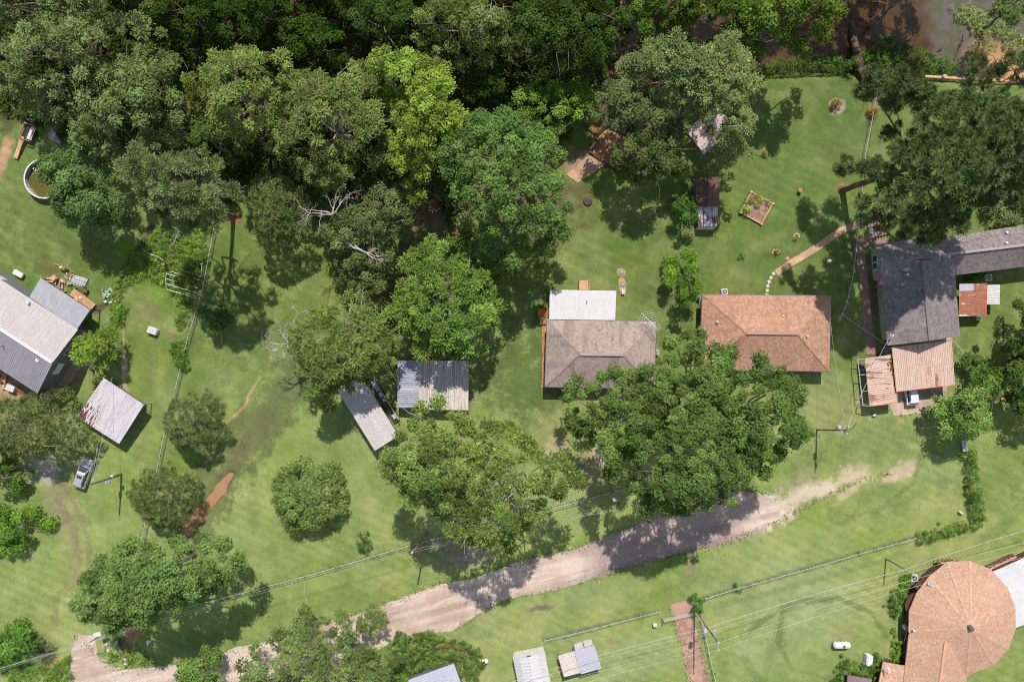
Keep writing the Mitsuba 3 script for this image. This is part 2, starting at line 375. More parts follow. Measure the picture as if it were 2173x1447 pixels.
# patches of ground that differ in what grows or lies there: px, py, rx, ry, turn, colour, amount, softness
MUD, SOIL, LITTER, SAND, DRY, LUSH, DARK, OLIVE = (.24, .115, .055), (.27, .19, .135), (.06, .042, .026), (.50, .42, .34), (.215, .215, .085), (.135, .215, .04), (.052, .082, .026), (.135, .155, .058)  # LITTER is set darker, to put shade into the gaps of the wood
GREY = (.17, .165, .085)
PATCH = [
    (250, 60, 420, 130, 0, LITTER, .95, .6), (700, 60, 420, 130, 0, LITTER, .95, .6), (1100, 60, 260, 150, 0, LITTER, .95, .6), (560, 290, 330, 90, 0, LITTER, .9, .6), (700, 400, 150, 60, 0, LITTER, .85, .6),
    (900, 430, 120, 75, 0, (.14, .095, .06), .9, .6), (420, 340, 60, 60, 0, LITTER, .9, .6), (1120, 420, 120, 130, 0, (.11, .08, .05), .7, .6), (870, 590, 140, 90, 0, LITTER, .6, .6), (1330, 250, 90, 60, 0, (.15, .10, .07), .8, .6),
    (1225, 352, 40, 25, -30, SOIL, .9, .8), (1262, 275, 14, 22, -30, MUD, .7, .8), (1232, 290, 18, 20, 0, LUSH, .3, .8), (500, 465, 16, 14, 0, MUD, .8, .8), (1787, 400, 14, 16, 0, (.36, .19, .10), .9, .7),
    (1774, 226, 18, 20, 0, (.33, .24, .19), .95, .3), (1853, 236, 17, 15, 0, (.30, .16, .08), .8, .6), (1320, 577, 9, 9, 0, (.50, .28, .17), .95, .3), (1321, 608, 8, 20, -8, (.50, .28, .17), .95, .3),
    # the swale and its wet ground
    (500, 985, 60, 26, -55, (.125, .125, .07), .5, .8), (395, 1120, 26, 20, -45, MUD, .7, .7),
    (524, 852, 3, 13, 10, (.45, .27, .15), .7, .5), (575, 765, 3, 12, 20, (.40, .27, .16), .4, .6), (560, 700, 40, 8, -50, (.16, .17, .06), .4, .7), (545, 810, 20, 8, -20, LUSH, .5, .8),
    # left yard
    (105, 575, 22, 40, -55, (.16, .085, .05), .5, .7), (310, 650, 40, 28, 60, (.16, .145, .075), .55, .7), (325, 640, 16, 26, 0, (.18, .125, .085), .5, .7), (264, 785, 5, 34, 3, (.40, .29, .21), .85, .5), (262, 720, 3, 40, 3, (.33, .25, .15), .5, .6),
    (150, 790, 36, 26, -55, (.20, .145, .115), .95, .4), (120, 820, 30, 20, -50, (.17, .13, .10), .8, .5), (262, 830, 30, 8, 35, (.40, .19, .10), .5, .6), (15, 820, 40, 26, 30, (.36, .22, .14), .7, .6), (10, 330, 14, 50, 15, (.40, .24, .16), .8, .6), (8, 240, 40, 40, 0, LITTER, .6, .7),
    (85, 1000, 40, 44, 0, (.31, .29, .255), .9, .6), (120, 1075, 30, 60, 0, (.22, .205, .125), .7, .7), (155, 1150, 16, 110, 3, (.20, .17, .10), .6, .7), (120, 1290, 12, 40, 5, (.17, .145, .085), .5, .7), (140, 1100, 10, 160, 2, (.2, .18, .1), .3, .7),
    (370, 610, 90, 50, -20, LUSH, .75, .7), (290, 560, 40, 60, -35, LUSH, .7, .7), (400, 520, 40, 60, 10, LUSH, .6, .7), (365, 715, 10, 14, 0, (.22, .13, .09), .7, .6),
    (100, 500, 100, 90, 0, (.095, .135, .042), .5, .9), (225, 1390, 40, 60, 0, LUSH, .2, .9), (232, 1180, 100, 120, 0, (.20, .255, .085), .6, .9), (60, 1220, 70, 80, 0, (.205, .25, .09), .5, .9), (240, 1000, 70, 120, 0, (.20, .26, .085), .5, .9),
    # the middle lot
    (490, 640, 110, 120, 0, (.115, .15, .052), .5, .9), (640, 900, 120, 90, -50, (.205, .26, .085), .6, .9), (600, 1080, 130, 100, -30, (.215, .265, .095), .5, .9), (700, 1080, 60, 150, 0, (.18, .235, .075), .4, .9), (600, 1270, 200, 40, -15, (.19, .245, .085), .5, .9),
    (1110, 800, 90, 130, 0, (.088, .13, .044), .8, .9), (1170, 930, 50, 60, 0, DRY, .55, .8), (1180, 950, 26, 24, 0, (.40, .31, .22), .5, .7), (1275, 965, 22, 26, 0, (.50, .38, .28), .8, .6), (1250, 1000, 40, 60, 0, (.20, .15, .11), .5, .8),
    (1000, 1180, 50, 26, -10, (.27, .22, .19), .75, .7), (960, 1195, 40, 20, -10, (.22, .18, .15), .6, .7), (940, 1150, 70, 30, -14, (.20, .155, .12), .4, .8), (885, 1165, 6, 14, 0, (.40, .22, .12), .6, .6),
    (1450, 700, 20, 250, 0, (.11, .155, .045), .3, .9), (1560, 590, 40, 26, 0, DRY, .5, .8), (1600, 700, 20, 20, 0, DRY, .3, .8),
    # the right yards
    (1680, 380, 190, 140, 0, (.135, .185, .06), .5, .9), (1900, 250, 60, 70, 0, (.165, .18, .07), .6, .9), (1800, 880, 100, 60, -10, DRY, .45, .9), (1870, 930, 130, 60, -10, (.15, .185, .085), .5, .9), (1900, 1050, 120, 40, -15, (.155, .20, .085), .4, .9),
    (1640, 1085, 60, 34, -28, SAND, .95, .6), (1730, 1040, 62, 24, -15, SAND, .85, .75), (1815, 1010, 44, 24, -12, (.45, .36, .26), .85, .75), (1800, 1045, 36, 10, -40, (.42, .33, .24), .7, .7), (1910, 1000, 44, 18, -22, (.45, .36, .26), .85, .7), (1690, 1020, 60, 20, -20, (.25, .23, .14), .5, .8),
    (2110, 1050, 50, 90, 0, (.16, .19, .075), .5, .9), (1465, 1195, 10, 40, 5, (.24, .19, .12), .6, .7), (1150, 1290, 34, 8, -10, (.15, .12, .08), .9, .7), (1020, 1312, 8, 8, 0, SOIL, .5, .7),
    (1700, 1300, 150, 110, -20, (.31, .33, .20), .5, .9), (1300, 1400, 200, 60, -10, (.285, .325, .17), .6, .9), (1420, 1370, 14, 10, 0, DRY, .5, .8), (1790, 1345, 26, 5, -10, (.26, .2, .13), .5, .7), (1600, 1390, 60, 50, 0, (.31, .35, .20), .4, .9), (1640, 1380, 16, 60, 20, (.15, .19, .075), .5, .8), (1290, 1362, 9, 7, 0, MUD, .5, .6),
    # brush and ditch at the bottom
    (930, 1372, 70, 18, 8, (.28, .16, .10), .6, .7), (840, 1400, 20, 10, -10, (.38, .24, .14), .6, .6), (275, 1350, 20, 24, 20, (.36, .21, .12), .85, .6), (266, 1385, 7, 10, 0, (.36, .20, .08), .9, .5), (110, 1405, 30, 6, -28, (.42, .23, .12), .7, .6), (130, 1410, 4, 24, 10, (.42, .26, .15), .6, .6), (225, 1370, 14, 14, 0, (.33, .2, .15), .6, .6),
    (2100, 640, 70, 60, 0, (.14, .19, .055), .4, .9), (2130, 420, 30, 10, 0, (.4, .28, .2), .5, .7), (2140, 1290, 30, 60, 0, (.11, .15, .045), .3, .9), (2000, 60, 40, 30, 0, MUD, .3, .8), (2135, 130, 60, 40, -10, (.42, .24, .13), .8, .7),
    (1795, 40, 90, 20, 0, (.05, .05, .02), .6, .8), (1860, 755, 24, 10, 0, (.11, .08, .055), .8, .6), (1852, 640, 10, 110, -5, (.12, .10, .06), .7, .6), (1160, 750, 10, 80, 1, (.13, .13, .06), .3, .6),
]
PATCH = [(*W(a, b)[:2], rx * S, ry * S, math.radians(t), (c[0] * .86, c[1] * .95, c[2] * .8) if c[1] > c[0] else c, m, s) for a, b, rx, ry, t, c, m, s in PATCH]
BAND = [  # worn or wet lines across the grass: course, half width (m), colour, amount
    ('645,795 590,862 535,920 484,985 445,1045 408,1108', 3.8, (.112, .134, .056), .8), ('560,895 510,955 470,1010', 1.8, (.128, .128, .066), .45), ('552,800 528,838 520,862 492,886 472,905 458,928', .22, (.36, .235, .135), .55),
    ('120,1050 150,1110 168,1180 160,1240', .55, (.20, .17, .105), .75), ('135,1030 176,1100 190,1170 184,1230', .5, (.19, .17, .10), .6), ('262,745 262,800 268,840', .4, (.40, .31, .23), .7), ('322,482 300,520 270,570 240,632 205,662', .55, (.085, .07, .048), .85), ('396,470 385,490 358,556', .7, (.07, .055, .04), .8), ('345,690 318,770 320,850 300,960', .35, (.165, .17, .07), .5),
    ('1590,1340 1640,1300 1700,1275 1780,1270 1850,1300 1880,1350', .45, (.11, .165, .05), .6), ('1580,1400 1610,1440 1640,1470', .8, (.11, .16, .055), .5), ('1660,1300 1650,1360 1680,1420 1760,1440', .4, (.115, .17, .055), .6), ('1500,1290 1620,1262 1760,1222 1900,1180', .5, (.12, .17, .06), .4),
    ('560,1290 660,1262 780,1228 860,1205', .35, (.13, .17, .06), .5), ('1800,1100 1880,1075 1940,1020 1960,960', .5, (.12, .165, .065), .55),
    ('1868,158 1848,270 1830,400 1815,520 1795,660', .35, (.16, .13, .07), .4), ('456,472 430,611 397,722', .5, (.09, .125, .045), .2), ('1484,1270 1740,1196 1946,1138', .45, (.14, .16, .085), .5), ('1155,1356 1402,1293', .35, (.15, .16, .09), .5)]
BAND += [('1158,826 1388,828', .45, (.16, .13, .085), .5), ('1486,788 1759,791', .45, (.16, .13, .085), .5), ('1395,690 1393,820', .4, (.15, .14, .08), .4), ('1484,640 1484,780', .4, (.15, .13, .08), .45), ('842,870 994,874', .4, (.17, .14, .10), .5), ('1000,770 998,868', .4, (.16, .15, .09), .4)]
BAND = [(xy(t), w, c_, m) for t, w, c_, m in BAND]
def ground_color(p, n, uv):
    x, y = p.x, p.y
    g1, g2 = fbm(x * .09 + 3, y * .09, 0, 3), fbm(x * .55, y * .55, 5, 3)
    g3, g4 = noise(x * 2.6, y * 2.6, 1), noise(x * 7.5, y * 7.5, 2)
    wx, wy = (fbm(x * .5, y * .5, 21, 3) - .5) * 5, (fbm(x * .5, y * .5, 47, 3) - .5) * 5
    mow = dr.sin((x * 0.42 + y * 0.9) * 4.4 + 3 * g1) * dr.sin(y * 0.11 + x * 0.05)
    south = smoothstep(14, -22, y + 14 * (g1 - .5))   # the road side lots are paler and yellower
    col = mix(mix((.106, .155, .046), (.132, .182, .056), smoothstep(.35, .68, g1)), mix((.182, .238, .078), (.214, .262, .102), smoothstep(.35, .68, g1)), south)
    col = mix(col, C3((.215, .21, .11)), .25 * smoothstep(.5, .78, g2))
    col = mix(col, col * C3((.72, .80, .66)), .6 * smoothstep(.52, .75, fbm(x * .3, y * .3, 77, 3)))
    col = mix(col, col * C3((1.12, 1.06, .97)), smoothstep(.45, .7, fbm(x * .16 + 40, y * .16, 3, 3)))
    col = mix(col, col * C3((.86, .94, .80)), smoothstep(.5, .72, fbm(x * .12, y * .2 + 60, 9, 3)))
    fine = (1 + .14 * (g3 - .5) + .22 * (g4 - .5) + .06 * mow) * (0.88 + 0.24 * g2)
    grit = 1 + .2 * (g2 - .5)
    rag = fbm(x * 1.3, y * 1.3, 31, 3) - .5
    for a, b, rx, ry, t, c, m, s in PATCH:
        ca, sa = math.cos(t), -math.sin(t)
        k = 0.5 if min(rx, ry) > 2 else 0.14
        dx, dy = x - a + wx * k, y - b + wy * k
        u, v = (dx * ca + dy * sa) / rx, (dy * ca - dx * sa) / ry
        d = dr.sqrt(u * u + v * v) + (g2 - .5) * 1.0 * s + rag * 1.3 * s + (g4 - .5) * 0.5 * s
        w = m * (1 - smoothstep(1 - s * .75, 1 + s * .35, d))
        col = mix(col, C3(c), w)
    for P_, hw, c_, m in BAND:
        dist = mi.Float(1e3)
        for (ax_, ay_), (bx_, by_) in zip(P_[:-1].tolist(), P_[1:].tolist()):
            ux, uy = bx_ - ax_, by_ - ay_; L2 = ux * ux + uy * uy
            t = dr.clip(((x - ax_) * ux + (y - ay_) * uy) / L2, 0, 1)
            dist = dr.minimum(dist, dr.sqrt(dr.square(x - ax_ - t * ux) + dr.square(y - ay_ - t * uy)))
        dist = dist / hw + (g2 - .5) * 0.9 + rag * 1.1 + (g4 - .5) * .35
        col = mix(col, C3(c_), m * (1 - smoothstep(.55, 1.25, dist)))
    return col * fine * grit
procmat('ground_cover', ground_color, 0.95, 0, 0.05)
structure('ground', ground, 'ground_cover', 'mown grass lots with worn dirt patches, a swale and a creek bed')

# ---------------------------------------------------------------- water, road, drives and paths
scene['muddy_water'] = two({'type': 'principled', 'base_color': mikit.proc(lambda p, n, uv: mix((.36, .215, .12), (.27, .155, .085), fbm(p.x * .5, p.y * .5, 4, 3))), 'roughness': 0.12, 'specular': 0.5})
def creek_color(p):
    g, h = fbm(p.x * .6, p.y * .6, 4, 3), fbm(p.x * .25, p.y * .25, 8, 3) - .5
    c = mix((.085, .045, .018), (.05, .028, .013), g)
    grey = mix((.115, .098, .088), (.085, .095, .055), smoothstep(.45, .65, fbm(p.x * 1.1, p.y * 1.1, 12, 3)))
    c = mix(c, grey, smoothstep(62, 67, p.x + 8 * h))  # brown includes dark tree reflections, grey the sunlit water, as colour
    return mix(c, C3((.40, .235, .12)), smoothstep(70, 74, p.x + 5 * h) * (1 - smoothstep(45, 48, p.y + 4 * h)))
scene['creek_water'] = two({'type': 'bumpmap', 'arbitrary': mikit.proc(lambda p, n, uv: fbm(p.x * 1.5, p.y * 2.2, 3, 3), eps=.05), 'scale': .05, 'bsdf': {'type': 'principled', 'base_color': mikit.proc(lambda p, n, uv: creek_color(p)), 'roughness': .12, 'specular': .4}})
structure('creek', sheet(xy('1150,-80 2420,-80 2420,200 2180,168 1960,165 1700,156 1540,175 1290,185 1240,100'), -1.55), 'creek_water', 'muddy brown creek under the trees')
structure('gully_water', sheet(xy('1250,318 1262,298 1288,270 1330,285 1350,320 1312,360 1292,350'), -0.85), 'muddy_water', 'small muddy pool in the gully by the slab')
structure('puddle', sheet(xy('494,1004 484,1030 466,1062 446,1080 428,1108 400,1140 380,1136 392,1108 418,1076 440,1056 466,1024 484,1004'), -0.285, .25, .35, 11), 'muddy_water', 'orange muddy puddle lying in the swale')
def gravel(p, n, uv):
    g, h, k = fbm(p.x * .35, p.y * .35, 3, 3), fbm(p.x * 1.6, p.y * 1.6, 9, 3), noise(p.x * 8, p.y * 8, 2)
    along = fbm((p.x * .96 + p.y * .27) * .25, (p.y * .96 - p.x * .27) * 1.6, 12, 3)
    c = mix((.465, .38, .32), (.39, .30, .245), smoothstep(.3, .7, g))
    c = mix(c, (.53, .46, .405), .6 * smoothstep(.5, .7, along))
    c = mix(c, (.33, .255, .22), .45 * smoothstep(.55, .8, h))
    c = mix(c, C3((.245, .185, .175)), .75 * smoothstep(6, 15, p.x + 8 * (g - .5)) * (1 - smoothstep(30, 40, p.x + 8 * (g - .5))))   # darker damp gravel, the big trees' shade also put into its colour
    q = p.y * .965 - p.x * .26
    c = c * (1 + .30 * (fbm(q * 1.1, (p.x * .965 + p.y * .26) * .06, 40, 2) - .5) * 2)
    return c * (1 + .16 * (k - .5) + .18 * (h - .5))
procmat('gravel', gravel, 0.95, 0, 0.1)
def drive(p, n, uv):
    g, k = fbm(p.x * .8, p.y * .8, 3, 3), noise(p.x * 6, p.y * 6, 2)
    return mix((.38, .245, .185), (.29, .175, .14), smoothstep(.35, .7, g)) * (1 + .25 * (k - .5))
procmat('red_gravel', drive, 0.95, 0, 0.1)
grainy('concrete', (.42, .33, .25), .3, 1.2, c2=(.31, .24, .18), rough=.9)
grainy('tan_path', (.47, .30, .19), .35, 1.2, c2=(.36, .24, .17), rough=.95)
grainy('paver', (.50, .45, .40), .2, 3, rough=.9)
def brickwork(p, n, uv):
    r = dr.floor(p.y / .11); u = p.x / .22 + .5 * (r - 2 * dr.floor(r / 2))
    q = cell_rand(dr.floor(u), r, 2)
    c = mix((.34, .19, .145), (.24, .135, .115), q)
    e = dr.minimum(dr.minimum(u - dr.floor(u), 1 - u + dr.floor(u)) * .22, dr.minimum(p.y / .11 - r, 1 - p.y / .11 + r) * .11)
    return mix((.30, .24, .20), c, smoothstep(.004, .012, e)) * (.85 + .3 * fbm(p.x, p.y, 1, 3))
procmat('brick_paving', brickwork, .9, 0, .1)
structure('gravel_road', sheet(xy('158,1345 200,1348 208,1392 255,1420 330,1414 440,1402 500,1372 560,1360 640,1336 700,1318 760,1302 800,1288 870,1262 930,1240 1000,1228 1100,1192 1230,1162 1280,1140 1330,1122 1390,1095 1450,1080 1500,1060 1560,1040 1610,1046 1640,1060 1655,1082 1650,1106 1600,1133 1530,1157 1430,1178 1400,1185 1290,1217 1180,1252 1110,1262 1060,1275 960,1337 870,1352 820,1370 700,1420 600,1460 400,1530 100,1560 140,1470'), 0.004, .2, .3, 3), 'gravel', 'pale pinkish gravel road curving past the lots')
structure('driveway', sheet(xy('1420,1283 1446,1276 1471,1270 1474,1320 1490,1380 1506,1447 1520,1510 1480,1510 1462,1447 1447,1370 1434,1320'), 0.008, .3, .1, 5), 'red_gravel', 'reddish gravel driveway behind the tubular gate')
structure('concrete_pad', sheet(xy('1893,730 2022,716 2004,872 1998,874 1897,882 1888,860'), 0.008, .4, .06, 6), 'concrete', 'stained tan concrete pad under the carport')
structure('brick_walk', sheet(xy('1815,512 1836,500 1847,488 1844,462 1876,462 1884,520 1840,521 1836,540 1842,600 1848,660 1852,705 1862,736 1860,752 1841,752 1834,690 1828,620 1821,575 1818,540'), 0.008, .4, .05, 7), 'brick_paving', 'red brick walk beside the beige house wall')
pl = LineString(xy('1900,448 1868,466 1840,474 1815,478 1790,487 1765,503 1740,521 1700,546 1672,562 1648,580'))
structure('garden_path', sheet(np.array(pl.buffer(0.52, cap_style=2).exterior.coords)[:-1], 0.006, .35, .09, 8), 'tan_path', 'curving tan gravel path across the lawn')
pv = thing('stepping_path', 'row of pale square stepping stones leading to the orange roof house', 'stepping stones')
for k_, (a, b) in enumerate(((1641.5, 581), (1636, 589.5), (1632, 598), (1629.2, 607), (1627.8, 616.5), (1627, 626))):
    c = W(a, b, 0); part(pv, 'stone', rbox((c[0], c[1], 0.02), (.46, .5, .1), .03, 0.6 - 0.12 * k_), 'paver')
g_ = WL('1202,371 1226,388 1283,350 1280,341 1264,333 1249,331')
structure('slab', MB().poly(g_ + [0, 0, .06], .3).mesh(), 'tan_path', 'reddish tan slab beside the gully in the trees')

# ---------------------------------------------------------------- building materials
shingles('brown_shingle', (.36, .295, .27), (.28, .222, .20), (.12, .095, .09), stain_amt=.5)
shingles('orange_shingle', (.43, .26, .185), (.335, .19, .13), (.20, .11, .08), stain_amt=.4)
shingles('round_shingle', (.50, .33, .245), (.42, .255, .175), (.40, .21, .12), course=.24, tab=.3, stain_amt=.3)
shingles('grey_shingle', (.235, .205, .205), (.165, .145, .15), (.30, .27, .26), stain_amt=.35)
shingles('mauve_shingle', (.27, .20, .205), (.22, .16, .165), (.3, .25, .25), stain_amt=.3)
plain('ridge_brown', (.33, .275, .26), .9); plain('ridge_orange', (.37, .225, .18), .9); plain('ridge_grey', (.17, .15, .155), .9); plain('ridge_round', (.50, .29, .19), .9)
metal_sheet('white_metal', (.51, .515, .53), dirt=(.48, .48, .49), dirt_amt=.12, valley=.25)
metal_sheet('grey_house_metal', (.41, .385, .39), valley=.5, vcol=(.28,.255,.25), dirt=(.45, .41, .40), dirt_amt=.25, along=-0.99)
metal_sheet('shaded_slope_metal', (.30, .285, .33), valley=.5, vcol=(.19,.18,.205), dirt=(.30, .28, .31), dirt_amt=.2, along=-0.99)  # roof metal with the shade of the slope turned from the sun in its colour
metal_sheet('blue_metal', (.29, .31, .36), valley=.5, vcol=(.18,.18,.21), dirt=(.25, .25, .29), dirt_amt=.3, rust=(.25, .14, .09), rust_amt=.35, thr=.68, along=-0.99)
metal_sheet('patched_metal', (.52, .51, .54), dirt=(.42, .38, .39), dirt_amt=.35, along=-0.98)
metal_sheet('brown_metal', (.54, .49, .445), valley=.45, vcol=(.27, .23, .20), dirt=(.27, .225, .19), dirt_amt=.55)
metal_sheet('steel_blue_metal', (.33, .355, .43), valley=.5, vcol=(.16,.165,.19), dirt=(.2, .2, .24), dirt_amt=.5, along='x')
metal_sheet('slanted_metal', (.50, .475, .465), valley=.4, vcol=(.3,.28,.27), dirt=(.38, .35, .34), dirt_amt=.25, along=-1.02)
metal_sheet('tan_metal', (.56, .445, .375), valley=.75, vcol=(.40, .24, .17), dirt=(.48, .31, .21), dirt_amt=.6, rust=(.24, .10, .055), rust_amt=.8, thr=.66)
metal_sheet('tan_metal_cross', (.57, .455, .39), valley=.75, vcol=(.36, .20, .135), dirt=(.48, .31, .21), dirt_amt=.6, rust=(.22, .095, .05), rust_amt=.8, thr=.62, along='x')
metal_sheet('rusty_metal', (.62, .56, .55), rust=(.40, .135, .065), rust_amt=1, thr=.36, along='x', f=.8)
metal_sheet('dark_rust_metal', (.14, .075, .05), rust=(.26, .12, .07), rust_amt=.6, thr=.6, dirt=(.07, .045, .035), dirt_amt=.6)
metal_sheet('streaked_metal', (.47, .47, .58), rust=(.20, .055, .04), rust_amt=1, thr=.47, f=.9)
metal_sheet('pale_pink_metal', (.50, .46, .45), dirt=(.52, .43, .39), dirt_amt=.35, along='x')
metal_sheet('pale_blue_metal', (.38, .39, .47), dirt=(.42, .43, .49), dirt_amt=.3, along='x', rust=(.5, .22, .15), rust_amt=.5, thr=.74)
metal_sheet('pink_tin', (.52, .41, .38), dirt=(.35, .26, .24), dirt_amt=.5)
plain('white_trim', (.56, .57, .58), .5); plain('red_trim', (.55, .12, .07), .5); plain('galvanised', (.46, .47, .48), .45, .3); plain('dark_steel', (.12, .125, .14), .5, .3)
plain('grey_siding', (.135, .15, .155), .7); plain('beige_siding', (.42, .37, .275), .7); plain('maroon_siding', (.085, .04, .037), .7); plain('brick_wall', (.30, .15, .10), .85); plain('white_siding', (.55, .55, .56), .6)
plain('glass_dark', (.045, .055, .065), .08, 0, .7); plain('black_plastic', (.025, .025, .03), .5); plain('blue_grey', (.17, .24, .27), .6); plain('off_white', (.52, .51, .51), .5); plain('cedar_post', (.36, .255, .15), .8)
grainy('deck_wood', (.46, .20, .075), .4, 2, c2=(.36, .16, .06)); grainy('pale_wood', (.55, .34, .20), .3, 2, c2=(.45, .28, .17)); grainy('dark_wood', (.10, .055, .04), .4, 2, c2=(.14, .08, .06)); grainy('grey_wood', (.30, .26, .22), .3, 2)
grainy('mulch', (.40, .20, .10), .8, 5, c2=(.27, .14, .08)); grainy('garden_soil', (.22, .14, .11), .6, 4, c2=(.30, .19, .14))

# ---------------------------------------------------------------- building helpers
def metal_roof(parent, A, B, C, D, n, ribs, bsdf, rib=0.035, name='panel', share=0.5):
    """Ribbed sheets side by side from edge AD to edge BC; the ribs run from AB to DC."""
    A, B, C, D = (np.asarray(a, float) for a in (A, B, C, D))
    nrm = unit(np.cross(B - A, D - A)); nrm = nrm if nrm[2] > 0 else -nrm
    for i in range(n):
        prof = []; us = []
        for r in range(ribs):
            u = (i + r / ribs) / n; w = 1 / (n * ribs)
            prof += [(u, 0), (u + w * (1 - share) * .9, 0), (u + w * (1 - share * .75), rib), (u + w * (1 - share * .25), rib)]
        prof.append(((i + 1) / n, 0)); us = [q[0] * n * ribs + 1e-3 for q in prof]; us[-1] -= 2e-3
        lift = 0.003 * (i % 2)
        v = [a + (b - a) * s + nrm * (h + lift) for a, b in ((A, B), (D, C)) for s, h in prof]
        m = len(prof)
        part(parent, name, (np.array(v), np.array([[k, k + 1, k + 1 + m, k + m] for k in range(m - 1)])), bsdf, uv=np.column_stack([us + us, [0] * m + [1] * m]))
def frame_under(parent, corners, z_ground=0.0, post=0.12, bsdf='galvanised', drop=0.08, posts=True, inset_=0.25):
    c = np.array(corners, float); m = c.mean(0); b = MB(); q = []
    for p in c:
        d = unit(p - m) * inset_; q.append(p - d * [1, 1, 0] - [0, 0, drop + post / 2])
    for i in range(len(q)): b.beam(q[i], q[(i + 1) % len(q)], post, post)
    part(parent, 'frame', b.mesh(), bsdf)
    if posts:
        for p in q: part(parent, 'post', MB().beam([p[0], p[1], z_ground], p - [0, 0, post / 2], post, post, (0, 1, 0)).mesh(), bsdf)
def roof_slab(parts_, thick=0.16):
    b = MB()
    for q in parts_: b.poly(q, thick)
    return b.mesh()
def cap(a, b, r=0.09):
    a, b = np.asarray(a, float), np.asarray(b, float)
    return MB().beam(a, b, r * 2.6, r).mesh()
def hip_house(key, corners, ridge, ze, zr, bs, cap_bs, wall_bs, over=.45):
    NW, NE, SE, SW = [W(*c, ze) for c in corners]; RW, RE = [W(*c, zr) for c in ridge]
    part(key, 'roof', roof_slab([[NW, RW, RE, NE], [NE, RE, SE], [SE, RE, RW, SW], [SW, RW, NW]]), bs)
    up = np.array([0, 0, .035])
    part(key + '__roof', 'ridge_cap', MB().beam(RW + up * 2, RE + up * 2, .5, .09).mesh(), cap_bs)
    for a, b in ((NW, RW), (NE, RE), (SE, RE), (SW, RW)): part(key + '__roof', 'hip_cap', MB().beam(a + up * .6, b + up, .26, .05).mesh(), bs)
    P = np.array([NW, NE, SE, SW])[:, :2]
    part(key, 'wall', walls_mesh(inset(P, over), -.1, ze - .1), wall_bs)
    Q = ccw(inset(P, over)); ctr = Q.mean(0)
    for i in range(4):
        a_, b_ = Q[i], Q[(i + 1) % 4]; L = np.linalg.norm(b_ - a_); u = np.array([*(b_ - a_) / L, 0]); o = np.array([u[1], -u[0], 0])
        for j in range(max(1, int(L // 4.2))):
            c = np.array([*(a_ + (b_ - a_) * (j + .5) / max(1, int(L // 4.2))), 1.6])
            if i == 0 and j == 1:
                c[2] = 1.03; part(key, 'door', MB().box(c, u * .48, o * .05, [0, 0, 1.03]).mesh(), 'white_trim'); continue
            w_ = part(key, 'window', MB().box(c, u * .62, o * .04, [0, 0, .6]).mesh(), 'white_trim')
            for s in (-1, 1): part(w_, 'pane', MB().box(c + u * .3 * s + o * .045, u * .25, o * .01, [0, 0, .5]).mesh(), 'glass_dark')
    b = MB(); q = [NW, NE, SE, SW]
    part(key, 'soffit', MB().poly(np.array(q) - [0, 0, .165], .03).mesh(), 'white_trim')
    b = MB()
    for i in range(4):
        a_, b_ = q[i] - [0, 0, .09], q[(i + 1) % 4] - [0, 0, .09]
        o = unit(np.cross(b_ - a_, [0, 0, 1])); m = (NW + SE) / 2
        o = o if np.dot(o, a_ - m) > 0 else -o
        b.beam(a_ + o * .05, b_ + o * .05, .1, .12)
    part(key, 'gutter', b.mesh(), 'dark_steel')
    return P
def vent(key, px, py, z, h=.45, r=.07, bs='white_trim', name='vent_pipe'):
    c = W(px, py, z); part(key, name, MB().tube([c - [0, 0, .35], c + [0, 0, h]], r, 8).tube([c + [0, 0, h], c + [0, 0, h + .08]], r * 1.7, 8).mesh(), bs)
def ac_unit(px, py, label, z=0.0, s=.85):
    k = thing('air_conditioner', label, 'air conditioner', 'outdoor air conditioning units'); c = W(px, py, 1.0); c[2] = z
    part(k, 'cabinet', rbox((c[0], c[1], z + .42), (s, s, .84), .06, .1), 'off_white')
    part(k, 'fan_grille', MB().tube([[c[0], c[1], z + .835], [c[0], c[1], z + .86]], s * .36, 18).mesh(), 'black_plastic')
    b = MB()
    for a in range(3): b.beam([c[0] - math.cos(a * 1.05) * s * .3, c[1] - math.sin(a * 1.05) * s * .3, z + .87], [c[0] + math.cos(a * 1.05) * s * .3, c[1] + math.sin(a * 1.05) * s * .3, z + .87], .05, .012)
    b.tube([[c[0], c[1], z + .86], [c[0], c[1], z + .9]], .1, 10); part(k, 'fan_guard', b.mesh(), 'galvanised')
    return k

# ---------------------------------------------------------------- brown hip-roofed house in the middle
h1 = thing('house', 'house with brown hipped shingle roof and white metal porch roof', 'house')
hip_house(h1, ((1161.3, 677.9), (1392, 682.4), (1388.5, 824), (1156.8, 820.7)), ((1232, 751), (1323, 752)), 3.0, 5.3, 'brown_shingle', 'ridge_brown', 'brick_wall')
A, B, C_, D = W(1167, 615, 2.55), W(1308, 617, 2.55), W(1305.5, 679.5, 3.12), W(1165, 677.5, 3.12)
pr = part(h1, 'porch_roof', MB().poly(np.array([A, B, C_, D]) - [0, 0, .02], .06).mesh(), 'white_trim')
metal_roof(h1 + '__porch_roof', A, B, C_, D, 11, 3, 'white_metal', .04)
frame_under(h1, [A, B, C_, D], post=.14, bsdf='deck_wood')
b = MB()
q = [W(1172, 617, .7), W(1302, 619, .7), W(1301, 680, .7), W(1170, 678, .7)]
part(h1, 'porch_floor', MB().poly(q, .2).mesh(), 'deck_wood')
vent(h1, 1300, 718, 4.35, .35, .06, 'dark_steel'); vent(h1, 1165, 720, 3.2, .45, .05, 'dark_steel'); vent(h1, 1244.5, 640, 2.85, .5, .06, 'dark_steel'); vent(h1, 1289, 706, 4.0, .2, .04, 'dark_steel'); vent(h1, 1270, 702, 3.9, .15, .04, 'dark_steel')
st = part(h1, 'stairs', MB().poly(np.array([W(1229, 595, .05), W(1250, 595, .05), W(1250, 617, .05), W(1229, 617, .05)]), .05).mesh(), 'deck_wood')
